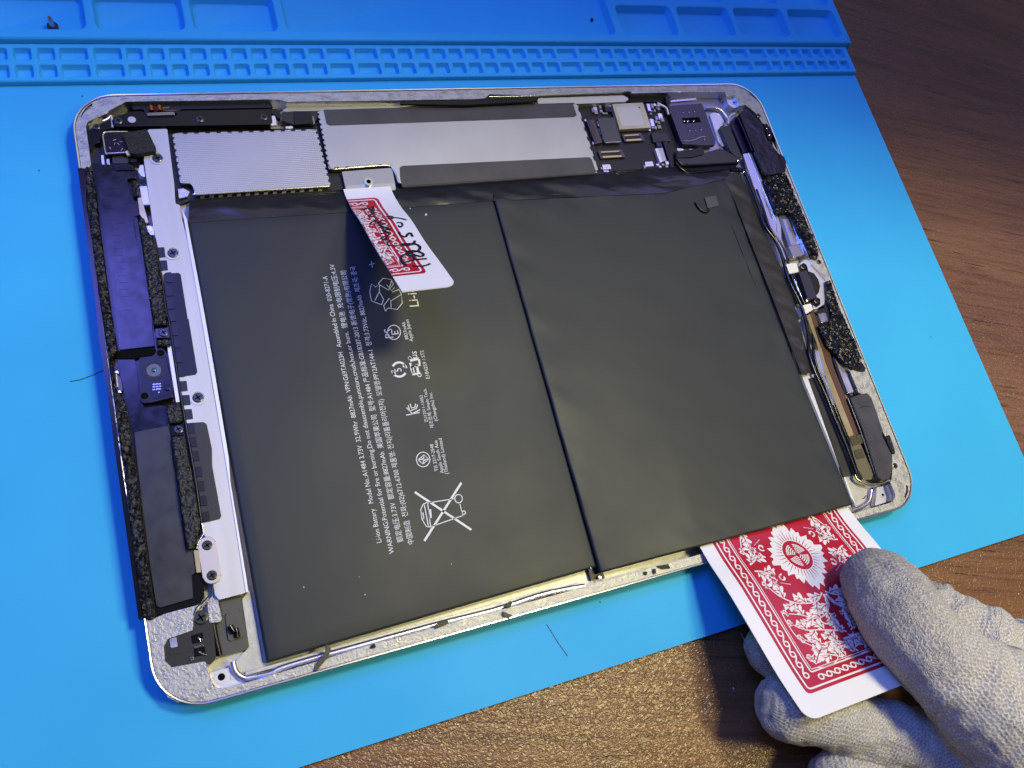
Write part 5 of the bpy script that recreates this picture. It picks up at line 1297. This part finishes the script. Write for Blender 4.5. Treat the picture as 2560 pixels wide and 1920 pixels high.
def proj(p):
    q = p - CAM; zc = rz.dot(q); return 1280 + FPX * rx.dot(q) / zc, 960 + FPX * ry.dot(q) / zc
def solve_uv(S, px, u, v):
    for _ in range(12):
        a = proj(S(u, v, 0)); e = (px[0] - a[0], px[1] - a[1])
        b = proj(S(u + 0.1, v, 0)); c = proj(S(u, v + 0.1, 0))
        j11, j21 = (b[0] - a[0]) / 0.1, (b[1] - a[1]) / 0.1; j12, j22 = (c[0] - a[0]) / 0.1, (c[1] - a[1]) / 0.1
        det = j11 * j22 - j12 * j21
        u += (e[0] * j22 - e[1] * j12) / det; v += (j11 * e[1] - j21 * e[0]) / det
        u = max(-3, min(CW, u)); v = max(-2, min(SWD + 2, v))
    return u, v
HAND = [  # pen strokes as read from the photograph
    ([(1150, 1052), (1030, 1046), (1022, 1000)], 0.42), ([(1062, 992), (936, 962), (1052, 912)], 0.42), ([(1002, 980), (1000, 930)], 0.4),
    ([(925, 905), (1055, 892), (955, 868), (1062, 848), (915, 832)], 0.45), ([(1035, 832), (900, 800), (1002, 786), (880, 764), (992, 742)], 0.4),
    ([(935, 772), (800, 792), (902, 722)], 0.42), ([(872, 768), (866, 734)], 0.4), ([(882, 700), (788, 688), (862, 650), (770, 640)], 0.6), ([(722, 612), (790, 592), (850, 628), (830, 570)], 0.6),
    ([(1322, 1298), (1450, 1300), (1545, 1270)], 0.5), ([(1225, 1255), (1370, 1222), (1500, 1208)], 0.55), ([(1250, 1300), (1200, 1262), (1180, 1200), (1230, 1162), (1320, 1180), (1352, 1228)], 0.6),
    ([(1245, 1130), (1340, 1160), (1430, 1182), (1458, 1155), (1400, 1125), (1320, 1112), (1250, 1130)], 0.6),
    ([(1225, 1112), (1330, 1128), (1402, 1106), (1412, 1062), (1350, 1030), (1250, 1050), (1195, 1032), (1330, 1024), (1352, 990)], 0.6),
    ([(1160, 880), (1172, 920), (1238, 942), (1268, 908), (1302, 898), (1325, 940)], 0.55), ([(1130, 772), (1182, 768), (1202, 800), (1172, 826), (1152, 802)], 0.42),
    ([(1002, 696), (1062, 692), (1084, 710), (1050, 726), (1020, 708)], 0.5), ([(1080, 706), (1160, 714), (1252, 736)], 0.4)]
bm = bmesh.new()
for pts, w in HAND:
    uv = [solve_uv(SS, q, 28, 7) for q in T('K', *pts)]
    uv = [(q.x, q.y) for q in smooth_path([Vector((a, b, 0)) for a, b in uv], 4)]
    for q in ribbon(uv, w * 1.35):
        try: bm.faces.new([bm.verts.new(SS(u, v, 0.2)) for u, v in q])
        except ValueError: pass
bm.normal_update()
for f in bm.faces:
    if f.normal.z < 0: f.normal_flip()
finish(bm, 'handwriting', INK, strip, smooth=False)

# ---------------------------------------------------------------- the gloved hand
from mathutils import noise as mnoise
def glove_material():
    m = bpy.data.materials.new('grey_white_knit_cotton'); m.use_nodes = True
    nt = m.node_tree; N = nt.nodes; L = nt.links
    b = N["Principled BSDF"]; b.inputs["Roughness"].default_value = 0.95; b.inputs["Specular IOR Level"].default_value = 0.15
    b.inputs["Sheen Weight"].default_value = 0.25; b.inputs["Sheen Roughness"].default_value = 0.6
    tc = N.new("ShaderNodeTexCoord")
    at = N.new("ShaderNodeAttribute"); at.attribute_name = 'knit'      # x: along the finger, y: round it, in metres
    def noise(scale, det=3, src=None, rough=0.55):
        n = N.new("ShaderNodeTexNoise"); n.inputs["Scale"].default_value = scale; n.inputs["Detail"].default_value = det; n.inputs["Roughness"].default_value = rough
        L.new(src or tc.outputs["Object"], n.inputs["Vector"]); return n
    def math_(op, a, c):
        x = N.new("ShaderNodeMath"); x.operation = op
        for i, q in enumerate((a, c)):
            if isinstance(q, (int, float)): x.inputs[i].default_value = q
            else: L.new(q, x.inputs[i])
        return x.outputs[0]
    sep = N.new("ShaderNodeSeparateXYZ"); L.new(at.outputs["Vector"], sep.inputs[0])
    wob = noise(330, 3)
    def wave(v, pitch, k):
        s = math_('ADD', math_('MULTIPLY', v, 2 * pi / (pitch * MM)), math_('MULTIPLY', wob.outputs["Fac"], k))
        return math_('SINE', s, 0)
    rows = wave(sep.outputs[0], 1.15, 10.0)
    cols = wave(sep.outputs[1], 1.35, 10.0)
    fuzz = noise(1900, 4, None, 0.7)
    knit = math_('ADD', math_('ADD', math_('MULTIPLY', rows, 0.30), math_('MULTIPLY', cols, 0.17)), math_('MULTIPLY', fuzz.outputs["Fac"], 1.2))
    bp = N.new("ShaderNodeBump"); bp.inputs["Strength"].default_value = 0.85; bp.inputs["Distance"].default_value = 0.38 * MM
    L.new(knit, bp.inputs["Height"]); L.new(bp.outputs["Normal"], b.inputs["Normal"])
    def ramp(fac, *st):
        r = N.new("ShaderNodeValToRGB"); el = r.color_ramp.elements
        while len(el) < len(st): el.new(0.5)
        for e_, (p, c) in zip(el, st): e_.position = p; e_.color = (*c, 1)
        L.new(fac, r.inputs["Fac"]); return r.outputs["Color"]
    def mix(f, a, c, mode='MIX'):
        x = N.new("ShaderNodeMix"); x.data_type = 'RGBA'; x.blend_type = mode
        if isinstance(f, float): x.inputs["Factor"].default_value = f
        else: L.new(f, x.inputs["Factor"])
        for i, q in ((6, a), (7, c)):
            if isinstance(q, tuple): x.inputs[i].default_value = (*q, 1)
            else: L.new(q, x.inputs[i])
        return x.outputs[2]
    base = ramp(noise(60, 4).outputs["Fac"], (0.3, (0.70, 0.655, 0.58)), (0.7, (0.83, 0.79, 0.73)))
    knit_specks = ramp(math_('ADD', math_('MULTIPLY', fuzz.outputs["Fac"], 0.75), math_('MULTIPLY', math_('ADD', rows, cols), 0.06)), (0.29, (0.40, 0.385, 0.375)), (0.47, (1, 1, 1)))  # darker specks between the stitches, put in as colour
    c = mix(0.8, base, knit_specks, 'MULTIPLY')
    holes_ = ramp(math_('ADD', math_('ADD', math_('MULTIPLY', rows, 0.25), math_('MULTIPLY', cols, 0.25)), math_('MULTIPLY', fuzz.outputs["Fac"], 0.5)), (0.42, (1, 1, 1)), (0.62, (0.42, 0.40, 0.385)))
    c = mix(0.9, c, holes_, 'MULTIPLY')
    # grey soiling rubbed into the finger ends
    da = N.new("ShaderNodeAttribute"); da.attribute_name = 'soil'
    dn = noise(420, 5, None, 0.75)
    amt = math_('MULTIPLY', da.outputs["Fac"], ramp(dn.outputs["Fac"], (0.34, (0.30, 0.30, 0.30)), (0.58, (1, 1, 1))))
    c = mix(amt, c, (0.13, 0.12, 0.105))
    L.new(c, b.inputs["Base Color"])
    return m

def chain_mesh(bm, pts):
    """pts: (px, py, z, r) -> closed tapered tube with round ends"""
    P = [(W(x, y, z), r) for x, y, z, r in pts]
    path = smooth_path([p for p, _ in P], 8); rad = smooth_path([Vector((r, 0, 0)) for _, r in P], 8); rad = [v.x for v in rad]
    d0 = (path[0] - path[1]).normalized(); d1 = (path[-1] - path[-2]).normalized()
    head = [(path[0] + d0 * rad[0] * sin(a), rad[0] * cos(a)) for a in [pi / 2 * k / 6 for k in range(6, 0, -1)]]
    tail = [(path[-1] + d1 * rad[-1] * sin(a), rad[-1] * cos(a)) for a in [pi / 2 * k / 6 for k in range(1, 7)]]
    full = head + list(zip(path, rad)) + tail
    sweep(bm, [p for p, _ in full], [max(r, 0.05) for _, r in full], 24)
    return [(p, r) for p, r in zip(path, rad)]

CH_ = {
 'thumb': [(2196, 1458, 26.5, 10.2), (2222, 1492, 29.5, 11.6), (2258, 1545, 33, 12.2), (2300, 1600, 35.5, 11.9), (2352, 1655, 37.5, 12.3), (2420, 1712, 38.5, 14.2), (2510, 1780, 38, 18.5), (2640, 1880, 36, 24), (2800, 1980, 34, 28)],
 'index': [(1932, 1622, 11.5, 8.0), (2000, 1612, 12, 8.6), (2120, 1590, 11.5, 8.8), (2260, 1540, 14, 9.2), (2330, 1528, 18, 8.6), (2372, 1556, 20.5, 9.6), (2402, 1572, 22, 8.9), (2450, 1596, 24, 10.6), (2500, 1622, 25, 9.6), (2560, 1650, 26, 12), (2700, 1720, 28, 18)],
 'middle': [(1968, 1768, 17, 8.9), (2040, 1780, 16.5, 9.3), (2120, 1802, 16.5, 8.8), (2200, 1825, 17, 8.6), (2290, 1850, 19, 9.6), (2400, 1880, 22, 13), (2560, 1960, 25, 20)],
 'ring': [(2098, 1950, 11.5, 8.6), (2180, 1975, 12, 9.0), (2300, 2010, 14, 9.4), (2480, 2060, 18, 14), (2650, 2120, 22, 18)],
 'little': [(2230, 2110, 9, 7.6), (2330, 2130, 10, 8.2), (2480, 2170, 14, 10), (2650, 2210, 18, 13)],
 'palm': [(2440, 1905, 22, 13), (2520, 1955, 24, 19), (2640, 2010, 26, 25), (2800, 2080, 28, 29), (3000, 2180, 30, 29), (3300, 2340, 32, 28), (3700, 2540, 34, 29)]}
bm = bmesh.new(); AXES = {}
for k_, pts in CH_.items(): AXES[k_] = chain_mesh(bm, pts)
bmesh.ops.recalc_face_normals(bm, faces=bm.faces)
me = bpy.data.meshes.new('hand_raw'); bm.to_mesh(me); bm.free()
tmp = bpy.data.objects.new('hand_raw', me); COL.objects.link(tmp)
rm = tmp.modifiers.new('r', 'REMESH'); rm.mode = 'VOXEL'; rm.voxel_size = 0.8
sm = tmp.modifiers.new('s', 'SMOOTH'); sm.factor = 0.5; sm.iterations = 7
bpy.context.view_layer.update()
hm = bpy.data.meshes.new_from_object(tmp.evaluated_get(bpy.context.evaluated_depsgraph_get()))
bpy.data.objects.remove(tmp)
# cloth wrinkles, knit coordinates and soiling
FR = []
for k_, ax_ in AXES.items():
    s_ = 0.0
    for i, (p, r) in enumerate(ax_):
        if i: s_ += (p - ax_[i - 1][0]).length
        d = (ax_[min(i + 1, len(ax_) - 1)][0] - ax_[max(i - 1, 0)][0]).normalized()
        side = d.cross(Vector((0, 0, 1))).normalized(); up = side.cross(d)
        FR.append((p, r, s_, d, side, up, k_))
from mathutils.kdtree import KDTree
kd = KDTree(len(FR))
for i, f in enumerate(FR): kd.insert(f[0], i)
kd.balance()
hm.update()
nrm = [v.normal.copy() for v in hm.vertices]
hm.attributes.new('knit', 'FLOAT_VECTOR', 'POINT'); hm.attributes.new('soil', 'FLOAT', 'POINT')
kv, sv = [], []
tipsoil = {'thumb': 1.0, 'index': 0.5, 'middle': 0.35, 'ring': 0.3, 'little': 0.3, 'palm': 0.0}
# creases across the thumb joint and palm: (chain, distance along, width, depth)
CREASE = [('thumb', 31, 1.6, 0.8), ('thumb', 35.5, 1.2, 0.5), ('thumb', 43, 1.3, 0.4), ('thumb', 52, 2.0, 0.8), ('thumb', 58, 1.4, 0.4), ('middle', 24, 1.4, 0.4), ('middle', 30, 1.6, 0.5), ('middle', 38, 1.6, 0.5), ('ring', 20, 1.4, 0.4)]
for v, n in zip(hm.vertices, nrm):
    best = None
    for co, i, dist_ in kd.find_n(v.co, 6):
        p, r, s_, d, side, up, k_ = FR[i]
        e = abs((v.co - p).length - r)
        if best is None or e < best[0]: best = (e, i)
    p, r, s_, d, side, up, k_ = FR[best[1]]
    q = v.co - p; along = s_ + q.dot(d); ang = atan2(q.dot(up), q.dot(side))
    kv.extend((along * MM, ang * r * MM, 0))
    t = max(0.0, min(1.0, 1.0 - (along + 6) / (30 if k_ == 'thumb' else 16)))
    sv.append(tipsoil[k_] * (t ** 1.1) * 0.85 + (0.12 if k_ in ('middle', 'ring') else 0.0))
    w = mnoise.noise(v.co * 0.11) * 0.7 + mnoise.noise(v.co * 0.27 + Vector((9, 3, 1))) * 0.5 - max(0.0, 0.16 - abs(mnoise.noise(v.co * 0.13 + Vector((3, 7, 5))))) * 1.2 + mnoise.noise(v.co * 0.7) * 0.12
    if k_ == 'index' and along > 38: w += sin(along * 0.62 + 0.8 * mnoise.noise(v.co * 0.2) * 3) * 0.55
    for ck, ca, cw, cd in CREASE:
        if ck == k_:
            wob_ = along - ca + mnoise.noise(v.co * 0.16 + Vector((ca, 0, 0))) * 2.2
            w -= cd * math.exp(-(wob_ / cw) ** 2) * (0.35 + 0.65 * max(0, mnoise.noise(Vector((ang * 1.2, ca, 0))) + 0.5))
    v.co = v.co + n * w
hm.attributes['knit'].data.foreach_set('vector', kv); hm.attributes['soil'].data.foreach_set('value', sv)
hm.transform(Matrix.Scale(MM, 4))
for p in hm.polygons: p.use_smooth = True
hm.materials.clear()
hand = link('gloved_hand', hm, glove_material())
tag(hand, 'hand in a grey white knit glove, thumb on the playing card, fingertips soiled', 'gloved hand')

# ---------------------------------------------------------------- small loose things
# screw standing on its head in a compartment
zq = ZT - 3.4
c = W(*T('A', (341, 180))[0], zq)
scr = thing('loose_screw', 'tiny dark steel screw standing on its head in a mat compartment', 'screw', c)
bm = bmesh.new(); bm_cyl(bm, c, 1.55, zq + 0.02, zq + 0.9, 24, 0.3); bm_ring(bm, c, 1.5, 0.8, zq + 0.85, zq + 1.1, 24); finish(bm, 'screw_head', mat('dark_chrome', (0.18, 0.16, 0.16), 0.2, 1.0), scr)
bm = bmesh.new()
ax_ = Vector((-0.1, 0.04, 1)).normalized()
sweep(bm, [c + Vector((0, 0, 0.9)) + ax_ * h for h in [k * 0.22 for k in range(17)]], [0.62 + (0.10 if k % 2 else 0) for k in range(15)] + [0.5, 0.35], 14)
bmesh.ops.recalc_face_normals(bm, faces=bm.faces)
finish(bm, 'threaded_shank', mat('chrome', (0.75, 0.73, 0.74), 0.15, 1.0), scr)

def strand(name, px, z, r, label, material=HAIRM, cat='hair'):
    bm = bmesh.new(); sweep(bm, smooth_path([W(x, y, z) for x, y in px], 6), r, 6)
    bmesh.ops.recalc_face_normals(bm, faces=bm.faces)
    return tag(finish(bm, name, material), label, cat)
strand('hair_strand', T('D', (65, 1166), (130, 1155), (210, 1125), (288, 1090)), 0.12, 0.10, 'short dark hair on the mat beside the black antenna window')
strand('hair_strand', T('Y', (425, 1210), (470, 1280), (520, 1360), (600, 1475)), 0.12, 0.10, 'straight dark hair on the mat running down to its front edge')
strand('lint_thread', T('P', (1852, 1583), (1868, 1612), (1880, 1632)), -MAT_T + 0.15, 0.09, 'short white thread on the wooden table beside the glove', LINTM, 'thread')

def crumb(name, px, z, s, label, cat, group, material, flat=0.5, seed=1):
    random.seed(seed)
    c = W(px[0], px[1], z); bm = bmesh.new()
    bmesh.ops.create_icosphere(bm, subdivisions=2, radius=1.0)
    for v in bm.verts:
        k = 0.75 + 0.6 * mnoise.noise(v.co * 1.7 + Vector((seed * 3.1, 0, 0)))
        v.co = Vector((v.co.x * s[0] * k, v.co.y * s[1] * k, v.co.z * s[2] * k))
    rot = Matrix.Rotation(seed * 1.3, 3, 'Z')
    for v in bm.verts: v.co = c + rot @ v.co
    lo = min(v.co.z for v in bm.verts)
    for v in bm.verts: v.co.z += z - lo
    return tag(finish(bm, name, material), label, cat, group)
crumb('black_crumb', T('B', (1745, 132))[0], ZT - 3.4, (1.0, 0.7, 0.7), 'black crumb of debris in the widest mat compartment', 'crumb', None, SCRAPM, seed=3)
for k, q in enumerate(T('A', (530, 620), (252, 1097), 'P', (1500, 1755 - 250), 'G', (1300, 710))):
    crumb('dust_speck', q, 0.0, (0.30, 0.22, 0.15), 'tiny dark speck of dust on the flat face of the blue mat', 'dust speck', 'dark specks on the mat', SCRAPM, seed=5 + k)
for k, (q, s_) in enumerate(zip(T('K', (1485, 672), (1295, 595), 'X', (1005, 504), (440, 435), (950, 340), (1800, 223), 'G', (485, 1293), (95, 1428), 'Y', (793, 738)), (0.62, 0.3, 0.28, 0.34, 0.22, 0.22, 0.3, 0.3, 0.42))):
    crumb('lint_fleck', q, 5.0, (s_, s_ * 0.6, s_ * 0.4), 'small pale fleck of lint on the black battery', 'lint', 'pale flecks on the battery', LINTM, seed=20 + k)
for k, q in enumerate(T('U', (265, 1318), (60, 1465), (95, 1428), 'P', (2450, 1390), (2545, 1485), (2030, 215))):
    crumb('table_fleck', q, -MAT_T, (0.5 - 0.04 * k, 0.3, 0.2), 'small pale fleck lying on the wooden table', 'lint', 'pale flecks on the table', LINTM, seed=40 + k)
def scrap(px, z, label):
    bm = bmesh.new(); bm_plate(bm, [W(x, y, z) for x, y in px], z, 0.5, 0.1, 0.15)
    for v in bm.verts: v.co.z += 0.35 * hsh(v.co.x * 3, v.co.y * 3)
    return tag(finish(bm, 'adhesive_scrap', SCRAPM), label, 'scrap', 'scraps of adhesive on the front rim')
scrap(T('X', (645, 955), (680, 975), (690, 1010), (668, 1085), (640, 1110), (600, 1150), (560, 1210), (535, 1200), (560, 1130), (610, 1080), (640, 1020)), 7.0, 'long curled black scrap of adhesive hanging from the battery onto the front rim')
scrap(T('X', (1065, 965), (1095, 955), (1105, 990), (1050, 1005)), 6.7, 'small square black scrap on the front rim next to the long curled scrap')
scrap(T('X', (1645, 800), (1680, 760), (1760, 735), (1780, 765), (1730, 790), (1660, 818)), 6.7, 'elongated black scrap bridging the violet inner edge of the front rim')
scrap(T('Y', (80, 1050), (120, 1010), (135, 1030), (125, 1065), (90, 1075)), 6.8, 'forked black scrap on the inner edge of the front rim above a triangular scrap')
scrap(T('Y', (55, 1100), (145, 1135), (110, 1160), (58, 1140)), 6.7, 'triangular black scrap on the outer part of the front rim')
scrap(T('Y', (1340, 722), (1440, 705), (1465, 740), (1400, 745)), 6.7, 'feathered black scrap on the front rim under the right hand battery cell')
scrap(T('Y', (1240, 765), (1270, 770), (1262, 798), (1242, 790)), 6.7, 'tiny round black crumb of glue on the front rim near the battery seam')
scrap(T('Y', (1318, 745), (1340, 740), (1340, 785), (1322, 785)), 6.7, 'narrow upright black scrap on the front rim between a crumb and a feathered scrap')
for o in bpy.data.objects:
    if '_base' in o: del o['_base']
